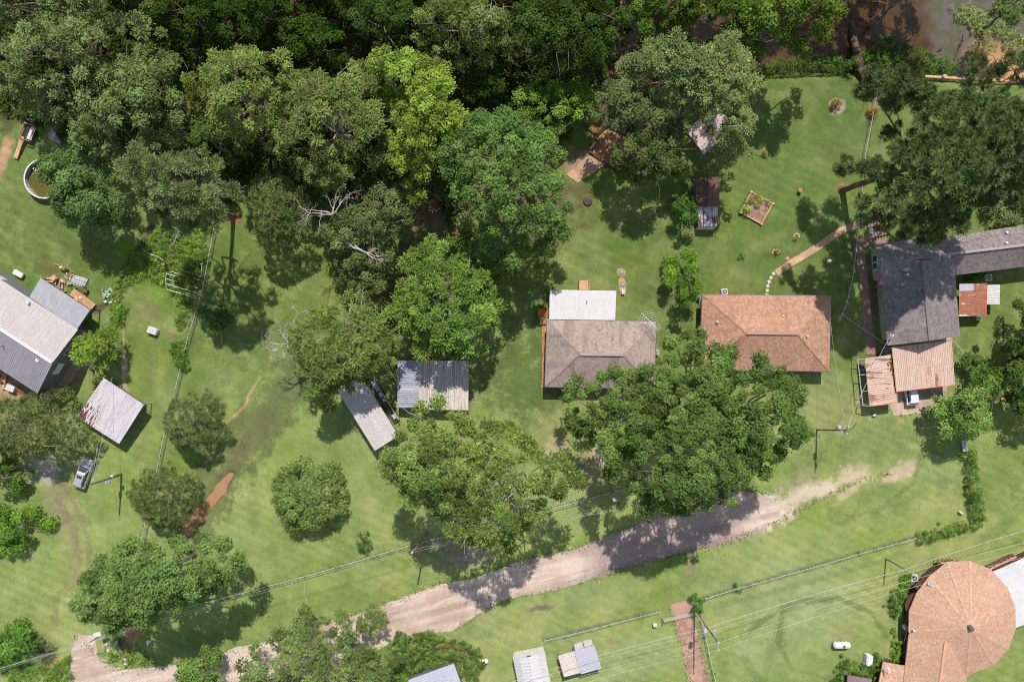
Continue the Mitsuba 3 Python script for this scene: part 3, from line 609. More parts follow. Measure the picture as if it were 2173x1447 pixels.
for k_ in range(5):
    y0 = 597 + k_ * 4.1; z = .15 + k_ * .14
    a, c = W(1230.5, y0, z), W(1249, y0, z)
    part(h1 + '__stairs', 'tread', MB().beam(a, c, .28, .05).mesh(), 'pale_wood')
for x in (1230, 1250):
    a, c = W(x, 594, 1.0), W(x, 616, 1.65); part(h1 + '__stairs', 'handrail', MB().beam(a, c, .09, .09).beam([a[0], a[1], 0], a, .1, .1, (0, 1, 0)).mesh(), 'pale_wood')
ld = part(h1, 'landing', MB().poly(np.array([W(1142, 654, .75), W(1166, 654, .75), W(1166, 672, .75), W(1142, 672, .75)]), .12).mesh(), 'deck_wood')
for k_ in range(8):
    y0 = 655.4 + k_ * 2.2; part(h1 + '__landing', 'plank', MB().beam(W(1142, y0, .775), W(1166, y0, .775), .14, .04).mesh(), 'deck_wood')
b = MB()
for x, y in ((1142, 654), (1142, 673.5), (1165, 673.5)):
    c = W(x, y, 1.7); b.beam([c[0], c[1], 0], c, .1, .1, (0, 1, 0))
b.beam(W(1142, 654, 1.7), W(1142, 673.5, 1.7), .1, .06).beam(W(1142, 673.5, 1.7), W(1165, 673.5, 1.7), .1, .06)
part(h1, 'railing', b.mesh(), 'deck_wood')
b = MB()
for k_ in range(4): b.beam(W(1146, 676 + 3.4 * k_, .55 - .15 * k_), W(1162, 677 + 3.4 * k_, .55 - .15 * k_), .28, .05)
part(h1, 'side_steps', b.mesh(), 'pale_wood')
single('mulch_bed', sheet(xy('1150,690 1159.5,690 1158,760 1157,822 1149,822 1150.5,750'), .05, .25, .06, 3, .12), 'mulch', 'narrow strip of orange bark mulch along the brown roofed house', 'mulch bed')
an = thing('antenna', 'long white television antenna on the corner of the brown roof', 'antenna')
a, c = W(1361.6, 664.4, 6.0), W(1397.5, 700, 6.0)
part(an, 'boom', MB().beam(a, c, .06, .06).mesh(), 'white_trim')
m = W(1377, 684, 4.0); part(an, 'mast', MB().tube([[m[0], m[1], 3.1], (a * .57 + c * .43)], .035, 6).mesh(), 'galvanised')
for k_ in range(9):
    o = a + (c - a) * (k_ / 8.6); s = 1 - .085 * k_
    part(an, 'element', MB().tube([o + np.array([1.68, .42, 0]) * s, o, o + np.array([-.36, -1.15, -.1]) * s], .02, 4).mesh(), 'white_trim')
c_ = W(1384, 692, 3.4)
single('cable', MB().tube([W(1358, 686, 3.35), W(1368, 690, 3.55), W(1377, 700, 3.5), W(1383, 708, 3.4), W(1390, 722, 3.2)], .03, 5).mesh(), 'black_plastic', 'black antenna cable lying across the brown roof corner', 'cable')
ac_unit(1393, 748, 'grey air conditioner beside the right wall of the brown roofed house', s=.8)

# ---------------------------------------------------------------- orange hip-roofed house
h2 = thing('house', 'house with orange hipped shingle roof between two lawns', 'house')
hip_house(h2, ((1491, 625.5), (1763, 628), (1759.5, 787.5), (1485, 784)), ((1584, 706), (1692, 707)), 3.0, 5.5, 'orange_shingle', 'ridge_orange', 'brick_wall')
vent(h2, 1521, 683, 3.9, .4, .09); vent(h2, 1660.5, 670.5, 4.2, .35, .08); vent(h2, 1712, 713, 4.8, .4, .08); vent(h2, 1505, 680, 3.5, .1, .04)
ac_unit(1538.5, 619, 'white air conditioner above the top edge of the orange roof', s=.95)
dp = thing('gas_meter', 'green pipe stand by the top left corner of the orange roof', 'meter')
c = W(1487, 631, 1.2); part(dp, 'pipe', MB().tube([[c[0], c[1], 0], c], .06, 7).tube([c + [0, -.5, 0], c + [0, .6, 0]], .06, 7).mesh(), 'blue_grey'); part(dp, 'box', rbox(c + [-.2, .1, -.2], (.35, .35, .5), .04), 'blue_grey')

# ---------------------------------------------------------------- grey house on the right
h3 = thing('house', 'grey shingled house with cross gables and beige siding', 'house')
def gable(key, A, B, C, D, E, F, bs, cap_bs=None, wall=None, over=.4, z0=-.1, name='roof'):
    """Eave AB, eave DC, ridge EF over them (A, D, E at one end)."""
    r = part(key, name, roof_slab([[A, B, F, E], [D, C, F, E]]), bs)
    if cap_bs: part(r, 'ridge_cap', MB().beam(E + [0, 0, .05], F + [0, 0, .05], .36, .07).mesh(), cap_bs)
    if wall:
        mid = lambda p, q: (p + q) / 2
        P = inset(np.array([A, B, C, D])[:, :2], over)
        b = MB(); v, f = walls_mesh(P, z0, A[2] - .12); b.add(v, f)
        for a_, d_, e_ in ((A, D, E), (B, C, F)):
            ctr = (A + B + C + D) / 4; t_ = unit((ctr - e_) * [1, 1, 0]) * over
            s = [a_ + t_ + (e_ - a_) * .08, d_ + t_ + (e_ - d_) * .08, e_ + t_]
            s = np.array(s) - [0, 0, .17]; b.add(s, [[0, 1, 2]])
        part(key, 'wall', b.mesh(), wall)
    return r
Z = 3.3
gable(h3, W(1868, 560, Z), W(1883.2, 733.4, Z), W(2037.6, 713, Z), W(2024, 552, Z), W(1956.5, 553, 5.9), W(1973, 723, 5.9), 'grey_shingle', 'ridge_grey', 'beige_siding', .75)
gable(h3, W(1857.7, 519.3, Z), W(2010, 497, Z), W(2015, 585, Z), W(1866, 604, Z), W(1869, 557.5, 5.45), W(2012, 541, 5.45), 'grey_shingle', None, 'beige_siding', .7)
gable(h3, W(1990, 506, Z), W(2300, 458, Z), W(2310, 549, Z), W(1998, 588, Z), W(2000, 541, 5.6), W(2310, 504, 5.6), 'grey_shingle', 'ridge_brown', 'beige_siding', .6)
vent(h3, 1923, 583, 4.9, .5, .1); vent(h3, 2133.5, 494, 4.0, .45, .11); vent(h3, 2132, 516, 5.0, .45, .11); vent(h3, 1890.5, 712, 3.9, .6, .08); vent(h3, 2011, 545, 5.2, .4, .1)
xg = W(1863, 560, 3.0)[0]
b = MB(); c0, c1 = W(1860, 541, 1.6), W(1862, 574, 1.6)
bw = part(h3, 'window', MB().box((c0 + c1) / 2 + [-.05, 0, .2], [.35, 0, 0], [0, abs(c0[1] - c1[1]) / 2, 0], [0, 0, .75]).mesh(), 'white_trim', 'projecting white window box in the beige wall')
for k_ in (0, 1):
    cc = (c0 + c1) / 2 + [-.41, (k_ - .5) * 1.1, .2]
    part(bw, 'pane', MB().box(cc, [.02, 0, 0], [0, .45, 0], [0, 0, .6]).mesh(), 'glass_dark')
for y_ in (609, 624):
    a = W(1859 + (y_ - 600) * .1, y_, 1.6); part(h3, 'trim_board', MB().box(a + [.25, 0, 0], [.12, 0, 0], [0, .07, 0], [0, 0, 1.5]).mesh(), 'red_trim')
ac_unit(2100.5, 589, 'white air conditioner in the nook below the right wing of the grey house', s=1.0)
b = MB()
arb = thing('pergola', 'brown wooden pergola at the end of the garden path', 'pergola')
for k_ in range(7):
    x = 1858 + 6.6 * k_; part(arb, 'slat', MB().beam(W(x, 451 - k_ * 1.0, 2.5), W(x + 5, 484 - k_ * 1.6, 2.5), .12, .16).mesh(), 'cedar_post')
part(arb, 'beam', MB().beam(W(1855, 458, 2.38), W(1902, 449, 2.38), .12, .18).mesh(), 'cedar_post'); part(arb, 'beam', MB().beam(W(1859, 481, 2.38), W(1906, 470, 2.38), .12, .18).mesh(), 'cedar_post')
for x, y in ((1857, 458), (1900, 449.5), (1861, 480.5), (1904, 470.5)):
    c = W(x, y, 2.35); part(arb, 'post', MB().beam([c[0], c[1], 0], c, .13, .13, (0, 1, 0)).mesh(), 'cedar_post')
c = W(1849, 490, 1.3)
si = thing('yard_sign', 'small white frame standing at the corner of the brick walk', 'sign'); part(si, 'board', MB().box(c, [.22, 0, .1], [0, .45, 0], [-.15, 0, .3]).mesh(), 'off_white'); part(si, 'leg', MB().beam([c[0], c[1] - .3, 0], c - [0, .3, 0], .05, .05, (0, 1, 0)).beam([c[0], c[1] + .3, 0], c + [0, .3, 0], .05, .05, (0, 1, 0)).mesh(), 'white_trim')
# tan carport and its lower wing
cp = thing('carport', 'large tan ribbed metal carport joined to the grey house', 'carport')
A, B, C_, D = W(1892.3, 737, 3.15), W(2019.5, 722, 3.15), W(2026.6, 816, 2.95), W(1901.6, 830.6, 2.95)
metal_roof(cp, A, B, C_, D, 11, 3, 'tan_metal', .045); frame_under(cp, [A, B, C_, D], bsdf='galvanised')
part(cp, 'red_edge', MB().beam(D - [0, .04, .02], C_ - [0, .04, .02], .08, .12).mesh(), 'red_trim', 'red trim along the lower edge')
lc = thing('carport', 'lower tan lean-to carport with red edges and open steel frame', 'carport')
A, B, C_, D = W(1835, 760.5, 2.45), W(1893, 752.5, 2.6), W(1904, 854, 2.6), W(1845, 861.7, 2.45)
metal_roof(lc, D, A, B, C_, 8, 3, 'tan_metal_cross', .045); frame_under(lc, [A, B, C_, D], bsdf='galvanised')
part(lc, 'red_edge', MB().beam(D - [0, .04, .0], C_ - [0, .04, .0], .08, .12).mesh(), 'red_trim'); part(lc, 'red_edge', MB().beam(C_ + [.05, 0, 0], W(1901.8, 830, 2.6) + [.05, 0, 0], .1, .12).mesh(), 'red_trim')
sf = [W(1820, 763, 2.1), W(1831, 860, 2.1), W(1846, 861, 2.3), W(1836, 762, 2.3)]
b = MB(); b.beam(sf[0], sf[1], .1, .1)
part(lc, 'side_rail', b.mesh(), 'galvanised')
for t_ in (0, .33, .68, 1): part(lc, 'rafter', MB().beam(sf[0] + (sf[1] - sf[0]) * t_, sf[3] + (sf[2] - sf[3]) * t_, .08, .08).mesh(), 'galvanised')
for t_ in (0, .5, 1):
    p = sf[0] + (sf[1] - sf[0]) * t_; part(lc, 'post', MB().beam([p[0], p[1], 0], p, .1, .1, (0, 1, 0)).mesh(), 'galvanised')
rng = np.random.default_rng(5)
pts = np.linspace(0, 1, 60)[:, None]; pa = W(1892, 760, 2.72) + (W(1902, 829, 2.72) - W(1892, 760, 2.72)) * pts
w_ = np.where((pts[:, 0] < .42) & (pts[:, 0] > .08), .45, .16)
C = np.repeat(pa, 6, 0) + rng.normal(size=(360, 3)) * np.column_stack([np.repeat(w_, 6) * .7, np.full(360, .1), np.full(360, .02)]) + [.1, 0, 0]
v, f, c = leaf_mesh(C, np.full(360, .09), 7, rng, (.17, .085, .045), .16, .1, 'broad', squash=.3)
single('leaf_litter', (v, f), 'leaf', 'drift of dead brown leaves along the step between the carport roofs', 'leaf litter', None, 'stuff', color=c)
# awnings beside it
aw = thing('metal_shed', 'rusty orange metal shed roof right of the grey house', 'shed')
A, B, C_, D = W(2035.6, 602.3, 2.5), W(2095, 601, 2.5), W(2094, 669.6, 2.35), W(2034.7, 671.5, 2.35)
metal_roof(aw, A, B, C_, D, 5, 3, 'rusty_metal', .03); frame_under(aw, [A, B, C_, D])
part(aw, 'patch_sheet', MB().poly(np.array([W(2036, 602.6, 2.56), W(2066, 602, 2.56), W(2066, 617, 2.53), W(2036, 617.5, 2.53)]), .02).mesh(), 'pale_blue_metal', 'clean galvanised sheet in the corner')
aw2 = thing('awning', 'white ribbed awning attached to the rusty shed roof', 'awning')
A, B, C_, D = W(2094, 604.8, 2.3), W(2122, 603.8, 2.15), W(2121.7, 645.8, 2.15), W(2093.5, 646.5, 2.3)
metal_roof(aw2, A, D, C_, B, 4, 3, 'white_metal', .04); frame_under(aw2, [A, B, C_, D])
mb_ = thing('metal_box', 'two grey metal lids beside the tan carport corner', 'box')
c = W(1885, 744, 1.0); part(mb_, 'lid', MB().box(c, [.55, .1, 0], [0, .22, .05], [0, 0, .05]).mesh(), 'galvanised'); part(mb_, 'lid', MB().box(c - [0, .55, 0], [.55, .1, 0], [0, .2, -.05], [0, 0, .05]).mesh(), 'galvanised'); part(mb_, 'body', MB().box(c - [0, .28, .5], [.5, .1, 0], [0, .5, 0], [0, 0, .45]).mesh(), 'dark_steel')

# ---------------------------------------------------------------- round house bottom right
rh = thing('round_house', 'round house with sixteen-sided salmon shingle roof', 'house')
grainy('hip_round', (.48, .305, .215), .4, 2, c2=(.44, .29, .21), rough=.9)
ring = WL('2010,1192 2058.5,1189.5 2102,1207.6 2138,1246 2154.7,1287 2155.7,1332.6 2140.9,1376 2109,1411 2052,1434 2000,1432 1962,1405 1940,1374 1928,1338.5 1929,1297 1944.5,1259 1971,1224', 3.0)
apex = W(2061.5, 1332.6, 5.9)
part(rh, 'roof', roof_slab([[ring[i_], ring[(i_ + 1) % 16], apex] for i_ in range(16)]), 'round_shingle')
for i_ in range(16):
    part(rh + '__roof', 'hip_cap', MB().beam(ring[i_] + [0, 0, .02], apex + [0, 0, .01], .38, .05).mesh(), 'hip_round')
part(rh, 'wall', walls_mesh(inset(ring[:, :2], .75), -.1, 2.9), 'maroon_siding')
c = W(2062.5, 1332.5, 6.1)
ch = part(rh, 'chimney', rbox(c - [.15, 0, .1], (.55, .75, .7), .05, .3), 'dark_steel'); part(rh, 'vent_pipe', MB().tube([c + [.25, 0, -.4], c + [.25, 0, .4]], .16, 10).mesh(), 'ridge_round')
vent(rh, 2032, 1276, 4.0, .25, .05, 'dark_steel'); vent(rh, 1936, 1335, 3.2, .5, .1)
b = MB(); c = W(1976, 1241, 3.4); b.box(c, [.5, -.3, 0], [.1, .17, 0], [0, 0, .08]); b.beam(c - [.2, 0, .4], c - [.2, 0, 0], .05, .05, (0, 1, 0)); part(rh, 'flashing', b.mesh(), 'galvanised')
gable(rh, W(1928.5, 1345, 3.0), W(1909, 1520, 3.0), W(2046, 1540, 3.0), W(2053, 1412, 3.0), W(2006.5, 1358, 5.2), W(1982, 1540, 5.2), 'round_shingle', 'ridge_round', 'maroon_siding', .7, name='wing_roof')
A, B, C_, D = W(1874, 1404, 2.7), W(1920, 1412, 2.95), W(1912, 1480, 2.95), W(1858, 1480, 2.7)
part(rh, 'low_roof', roof_slab([[A, D, C_, B]]), 'round_shingle'); part(rh, 'low_wall', walls_mesh(inset(np.array([A, B, C_, D])[:, :2], .4), -.1, 2.6), 'maroon_siding')
for q in ('1938,1243 1970,1216 2011,1200 2014,1213 1978,1229 1950,1254', '1920,1280 1932,1260 1941,1258 1930,1297 1922,1295'):
    part(rh, 'porch_roof', MB().poly(WL(q, 2.3), .12).mesh(), 'maroon_siding', 'dark brown skirt roof')
mtr = part(rh, 'meter_box', rbox(W(1921, 1330, 1.5), (.5, .7, .9), .04, .2), 'galvanised')
c = W(1920, 1352, 1.2); part(rh, 'conduit', MB().tube([c + [.1, 1.2, .4], c + [0, .2, .3], c - [.1, 1.0, .2]], .05, 6).mesh(), 'galvanised')
wm = thing('annex', 'white ribbed metal roofed annex on the round house', 'building')
A, B, C_, D = W(2085, 1221, 2.85), W(2280, 1136, 2.85), W(2300, 1278, 2.7), W(2140, 1338, 2.7)
metal_roof(wm, A, D, C_, B, 9, 3, 'white_metal', .04); part(wm, 'wall', walls_mesh(inset(np.array([A, B, C_, D])[:, :2], .6), -.1, 2.55), 'maroon_siding')
part(wm, 'edge_board', MB().beam(A + [0, .06, -.05], B + [0, .06, -.05], .12, .2).mesh(), 'maroon_siding')
dk = thing('deck', 'wooden deck with open joists beside the white annex', 'deck')
A, B, C_, D = W(2094, 1203, .9), W(2147, 1177, .9), W(2166, 1184, .9), W(2106, 1212, .9)
part(dk, 'rim_board', MB().beam(A, B, .3, .25).beam(B, C_, .2, .25).mesh(), 'dark_wood')
for k_ in range(8):
    t_ = k_ / 7; part(dk, 'joist', MB().beam(A + (B - A) * t_, D + (C_ - D) * t_, .14, .2).mesh(), 'pale_wood')
part(dk, 'ledger', MB().beam(A + (D - A) * .45 + [0, 0, .12], B + (C_ - B) * .45 + [0, 0, .12], .3, .06).mesh(), 'pale_wood'); part(dk, 'floor', MB().poly(np.array([A, B, C_, D]) - [0, 0, .5], .05).mesh(), 'dark_wood')
d2 = thing('deck', 'small dark deck with rails at the top of the round roof', 'deck')
A, B, C_, D = W(1989, 1190, 1.0), W(2022, 1187, 1.0), W(2022, 1212, 1.0), W(1989, 1212, 1.0)
part(d2, 'floor', MB().poly(np.array([A, B, C_, D]), .15).mesh(), 'dark_wood')
part(d2, 'rail', MB().beam(A + [0, 0, 1], B + [.8, 0, 1], .12, .08).mesh(), 'pale_wood'); part(d2, 'rail', MB().beam(A + [0, 0, 1], D + [0, 0, 1], .1, .08).mesh(), 'dark_wood')
for t_ in np.linspace(0, 1, 5):
    p = A + (B - A) * t_; part(d2, 'post', MB().beam([p[0], p[1], 0], p + [0, 0, 1], .09, .09, (0, 1, 0)).mesh(), 'pale_wood')
part(d2, 'stair_rail', MB().beam(W(1993, 1190, 1.95), W(2012, 1199, 1.95), .1, .08).beam(W(1990, 1206, 1.6), W(2008, 1214, 1.6), .1, .08).mesh(), 'pale_wood')
ac_unit(1942.5, 1227.5, 'white air conditioner among shrubs left of the round roof', s=1.05)

# ---------------------------------------------------------------- left metal house
lh = thing('house', 'two storey house with pale ribbed metal gable roof', 'house')
RE, RW_ = W(110.3, 769, 7.3), None
ue, le = W(164.5, 699, 5.1), W(78.4, 834, 5.1)
ax = unit((W(0, 697.4, 7.3) - RE) * [1, 1, 0]) * 24
metal_roof(lh, RE, RE + ax, ue + ax, ue, 26, 3, 'grey_house_metal', .045); metal_roof(lh, le, le + ax, RE + ax, RE, 26, 3, 'shaded_slope_metal', .045)
part(lh, 'ridge_cap', MB().beam(RE + [0, 0, .06], RE + ax + [0, 0, .06], .45, .07).mesh(), 'white_trim')
fall = unit(-ax); P = inset(np.array([ue, ue + ax, le + ax, le])[:, :2], .3)
b = MB(); v, f = walls_mesh(P, -.1, 5.05); b.add(v, f)
off = fall * -.3 - [0, 0, .1]
b.add(np.array([ue * .94 + le * .06 + off, le * .94 + ue * .06 + off, RE + off]), [[0, 1, 2]])
part(lh, 'wall', b.mesh(), 'grey_siding')
b = MB()
for p_, q_ in ((ue, RE), (RE, le)): b.beam(p_ + fall * .03 - [0, 0, .06], q_ + fall * .03 - [0, 0, .06], .05, .2)
part(lh, 'barge_board', b.mesh(), 'white_trim')
gdir = unit(ue - le); gx0 = (ue + le) / 2
def gwin(s, z, w, h, blind):
    c = gx0 + gdir * s - fall * .3; c[2] = z
    wk = part(lh, 'window', MB().box(c + fall * .03, gdir * w / 2, [0, 0, h / 2], fall * .04).mesh(), 'white_trim', 'closed white blind' if blind else None)
    if not blind:
        for u in (-.25, .25): part(wk, 'pane', MB().box(c + fall * .075 + gdir * u * w, gdir * w * .2, [0, 0, h * .42], fall * .01).mesh(), 'glass_dark')
    part(wk, 'sill', MB().box(c + fall * .1 - [0, 0, h / 2 + .05], gdir * (w / 2 + .1), [0, 0, .05], fall * .08).mesh(), 'dark_steel')
gwin(1.9, 3.3, 2.0, 1.3, False); gwin(-1.6, 2.9, 1.9, 1.6, True)
vent(lh, 61, 642, 5.6, .3, .13); vent(lh, 82, 764, 6.6, .3, .16); vent(lh, 7, 734.5, 6.6, .2, .08, 'dark_steel')
b = MB(); c = ue + ax * .62; nd = unit(np.cross(ax, [0, 0, 1])); nd = nd if np.dot(nd, ue - le) > 0 else -nd
for s in (0, .9): b.box(c - [0, 0, 1.7] + nd * -.25 + unit(ax) * (s - .4), unit(ax) * .42, nd * .05, [0, 0, .65])
part(lh, 'side_window', b.mesh(), 'white_trim')
le_ = thing('lean_to', 'blue grey ribbed metal lean-to behind the pale house', 'lean-to')
A, B, C_, D = W(163, 699.5, 4.4), W(62, 630.5, 4.4), W(86.4, 589.7, 3.3), W(191, 657.5, 3.3)
metal_roof(le_, D, C_, B, A, 9, 3, 'blue_metal', .045); frame_under(le_, [A, B, C_, D], bsdf='dark_wood', post=.16)
part(le_, 'end_wall', walls_mesh(np.array([W(170, 697, 0), W(196, 661, 0), W(194, 659, 0), W(168, 695, 0)])[:, :2], 0, 2.9), 'grey_siding')
dk3 = thing('deck', 'orange wooden deck edge along the blue grey lean-to', 'deck')
for k_ in range(6):
    o = np.array([.14, .2, 0]) * (k_ - 1) * .8; part(dk3, 'plank', MB().beam(W(150, 622, .5) + o, W(196, 655, .5) + o, .15, .05).mesh(), 'pale_wood')
part(dk3, 'frame', MB().beam(W(150, 624, .38), W(196, 657, .38), .9, .18).mesh(), 'dark_wood')
pd = single('patio', sheet(xy('112,830 128,838 176,774 196,778 200,760 160,750'), .012, .3, .1, 9), 'concrete', 'brown concrete strip below the grey gable wall', 'patio')

# ---------------------------------------------------------------- sheds and carports
s1 = thing('shed', 'white metal shed roof with brown rust at its left corner', 'shed')
A, B, C_, D = W(219.7, 801, 3.0), W(305.6, 858.5, 3.0), W(252.8, 941.7, 2.55), W(163.6, 885, 2.55)
rust_c = (W(186, 878, 0) + W(176, 895, 0)) / 2
def rustshed(p, n, uv):
    al = -0.98; ca, sa = math.cos(al), math.sin(al)
    v_, u_ = p.x * -sa - p.y * -ca * -1, p.x * ca + p.y * sa
    a_ = p.x * .53 + p.y * .85; c_ = p.x * .85 - p.y * .53
    st = fbm(c_ * 3.5, a_ * .35, 3, 3); g = fbm(c_ * 6, a_ * 1.3, 9, 3)
    col = C3((.52, .51, .545)) * (.93 + .1 * g)
    col = mix(col, C3((.40, .36, .37)), .4 * smoothstep(.5, .75, st))
    ph = uv.x - dr.floor(uv.x); col = mix(col, C3((.33, .31, .33)), .5 * smoothstep(.0, .12, ph) * (1 - smoothstep(.42, .56, ph)) * (.3 + 1.2 * smoothstep(.4, .7, st)))
    d = dr.sqrt(dr.square((p.x - float(rust_c[0] + .6)) * 1.25) + dr.square((p.y - float(rust_c[1])) * .8))
    return mix(col, C3((.13, .055, .04)), smoothstep(.50, .56, g + .16 - .11 * d + .1 * st))
procmat('rust_corner_metal', rustshed, .55, 0, .4)
metal_roof(s1, A, B, C_, D, 9, 3, 'rust_corner_metal', .04); frame_under(s1, [A, B, C_, D], bsdf='grey_wood')
part(s1, 'wall', walls_mesh(inset(np.array([A, B, C_, D])[:, :2], .7), -.05, 2.4), 'grey_siding')
single('debris', sheet(xy('262,827 285,838 306,856 300,862 280,846 260,834'), .1, .25, .12, 4, .15), 'mulch', 'strip of orange rubble behind the white metal shed', 'rubble')
s2 = thing('carport', 'wide brown ribbed metal carport roof under big trees', 'carport')
A, B, C_, D = W(888.2, 764.8, 2.95), W(994, 765.6, 2.95), W(993.8, 870, 2.6), W(887.4, 868, 2.6)
metal_roof(s2, A, B, C_, D, 8, 3, 'brown_metal', .05); frame_under(s2, [A, B, C_, D], bsdf='grey_wood', post=.15)
part(s2, 'ridge_strip', MB().beam(W(938.8, 765, 3.0), W(938.6, 869, 2.66), .35, .03).mesh(), 'slanted_metal')
part(s2, 'edge_trim', MB().beam(D - [0, .05, .02], C_ - [0, .05, .02], .05, .1).mesh(), 'red_trim')
s3 = thing('shed', 'blue grey metal roof joined to the brown carport', 'shed')
A, B, C_, D = W(843, 764.6, 2.45), W(888, 764.6, 2.8), W(887.4, 865, 2.8), W(843, 864.8, 2.45)
metal_roof(s3, D, A, B, C_, 8, 3, 'steel_blue_metal', .05); frame_under(s3, [A, B, C_, D], bsdf='grey_wood'); part(s3, 'new_panel', MB().poly(np.array([W(843.2, 821, 2.53), W(887.6, 821, 2.88), W(887.6, 830, 2.88), W(843.2, 830, 2.53)]), .01).mesh(), 'pale_blue_metal', 'newer pale blue sheet')
part(s3, 'wall', walls_mesh(inset(np.array([A, B, C_, D])[:, :2], .3), -.05, 2.3), 'dark_wood')
d4 = thing('deck', 'dark reddish deck in shade above the brown carport', 'deck')
for k_ in range(15):
    x = 912 + 4.1 * k_; part(d4, 'plank', MB().beam(W(x, 730, .6), W(x, 764, .6), .28, .05).mesh(), 'dark_wood')
part(d4, 'frame', MB().poly(WL('911,729 972,729 972,764 911,764', .56), .3).mesh(), 'dark_wood'); part(d4, 'rail', MB().beam(W(971.5, 730, 1.4), W(971.5, 763, 1.4), .1, .1).mesh(), 'deck_wood')
s4 = thing('shed', 'long slanted pale metal shed roof beside an open trailer', 'shed')
A, B, C_, D = W(716, 829, 2.7), W(767, 797, 2.7), W(845.5, 924.5, 2.7), W(795.4, 956.4, 2.7)
up_ = np.array([0, 0, .25]); M1, M2 = A * .5 + B * .5 + up_, D * .5 + C_ * .5 + up_
metal_roof(s4, A, M1, M2, D, 3, 3, 'slanted_metal', .045); metal_roof(s4, M1, B, C_, M2, 3, 3, 'slanted_metal', .045); frame_under(s4, [A, B, C_, D], bsdf='galvanised'); part(s4, 'wall', walls_mesh(inset(np.array([A, B, C_, D])[:, :2], .25), -.05, 2.5), 'grey_siding')
tr = thing('trailer', 'dark open frame trailer with pale lids along the slanted shed', 'trailer')
a, c = W(788, 797, 1.6), W(846, 890, 1.6); ad = unit(c - a); sd = np.array([-ad[1], ad[0], 0]); sd = sd if sd[0] < 0 else -sd
part(tr, 'rail', MB().beam(a, c, .09, .09).mesh(), 'galvanised'); part(tr, 'bed', MB().beam(a + sd * .5 - [0, 0, 1.0], c + sd * .5 - [0, 0, 1.0], 1.0, .12).mesh(), 'dark_steel')
L_ = np.linalg.norm(c - a)
for t_ in (0, .25, .5, .75, 1):
    p = a + (c - a) * t_; part(tr, 'post', MB().beam(p - [0, 0, 1.0], p, .07, .07, (0, 1, 0)).mesh(), 'dark_steel')
    part(tr, 'crossbar', MB().beam(p, p + sd * .8 - [0, 0, .1], .05, .05).mesh(), 'dark_steel')
for t0, t1, bs in ((.1, .32, 'galvanised'), (.36, .46, 'off_white'), (.5, .56, 'galvanised'), (.62, .8, 'dark_wood'), (.86, .95, 'galvanised')):
    part(tr, 'lid', MB().beam(a + ad * L_ * t0 + sd * .42 - [0, 0, .5], a + ad * L_ * t1 + sd * .42 - [0, 0, .5], .45, .3).mesh(), bs)
for t_ in (.3, .42):
    for o in (0.02, .95):
        p = a + ad * L_ * t_ + sd * o; p[2] = .33; part(tr, 'wheel', MB().tube([p - sd * .1, p + sd * .1], .33, 14).mesh(), 'black_plastic')
s5 = thing('shed', 'small dark rust brown gable roofed shed', 'shed')
gable(s5, W(1476.5, 376.6, 2.55), W(1477, 437.5, 2.55), W(1526.3, 438.3, 2.55), W(1526.8, 376, 2.55), W(1504, 376, 3.35), W(1504, 438, 3.35), 'dark_rust_metal', 'dark_rust_metal', 'grey_siding', .2)
A, B, C_, D = W(1479.8, 438.5, 2.3), W(1523.5, 439, 2.3), W(1521, 480, 1.95), W(1482, 480, 1.95)
s5b = thing('lean_to', 'blue white tin lean-to streaked with rust below the rust brown shed', 'lean-to')
metal_roof(s5b, A, B, C_, D, 5, 2, 'streaked_metal', .035); frame_under(s5b, [A, B, C_, D], bsdf='grey_wood')
for k_ in (0, 1):
    p = [W(1482 + 19.5 * k_, 481, 1.7), W(1500 + 19.5 * k_, 481, 1.7), W(1494 + 19.5 * k_, 487.5, .3), W(1476 + 19.5 * k_, 487.5, .3)]
    part(s5b, 'board', MB().poly(np.array(p), .04).mesh(), 'off_white')
s6 = thing('shed', 'pinkish tin shelter half hidden under a grey green tree', 'shed')
A, B, C_, D = W(1494, 328.4, 2.7), W(1560, 273, 2.7), W(1522, 222, 3.0), W(1456, 277, 3.0)
metal_roof(s6, A, B, C_, D, 8, 3, 'pink_tin', .04); frame_under(s6, [A, B, C_, D], bsdf='galvanised')
# sheds at the bottom
s7 = thing('shed', 'white metal portable barn with crossed double doors', 'shed')
px = [(1088.6, 1397.4, 2.4), (1104, 1402, 3.1), (1123, 1401.5, 3.3), (1142, 1394, 3.1), (1158, 1383, 2.4)]
A0 = [W(*q) for q in px]; base0 = W(1090.4, 1383, 0); base1 = W(1152.6, 1370.7, 0)
e_ = unit(base1 - base0); back = np.array([e_[1], -e_[0], 0]) * 12
wd = np.linalg.norm(base1 - base0)
PR = [base0 + e_ * (wd * u) + [0, 0, z] for u, z in ((-.03, 2.3), (.2, 3.1), (.5, 3.45), (.8, 3.1), (1.03, 2.3))]
for k_ in range(4): metal_roof(s7, PR[k_] - back * .015, PR[k_] + back, PR[k_ + 1] + back, PR[k_ + 1] - back * .015, 13, 2, 'white_metal', .03)
front = [base0, base1] + [PR[k_] - [0, 0, .06] for k_ in (4, 3, 2, 1, 0)]
b = MB(); v = np.array(front); b.add(v, [[0, 1, 2], [0, 2, 3], [0, 3, 4], [0, 4, 5], [0, 5, 6]])
for a_, c_ in ((base0, base0 + back), (base1, base1 + back)): b.add([a_, c_, c_ + [0, 0, 2.3], a_ + [0, 0, 2.3]], [[0, 1, 2, 3]])
part(s7, 'wall', b.mesh(), 'white_siding')
fo = unit(back) * -.04
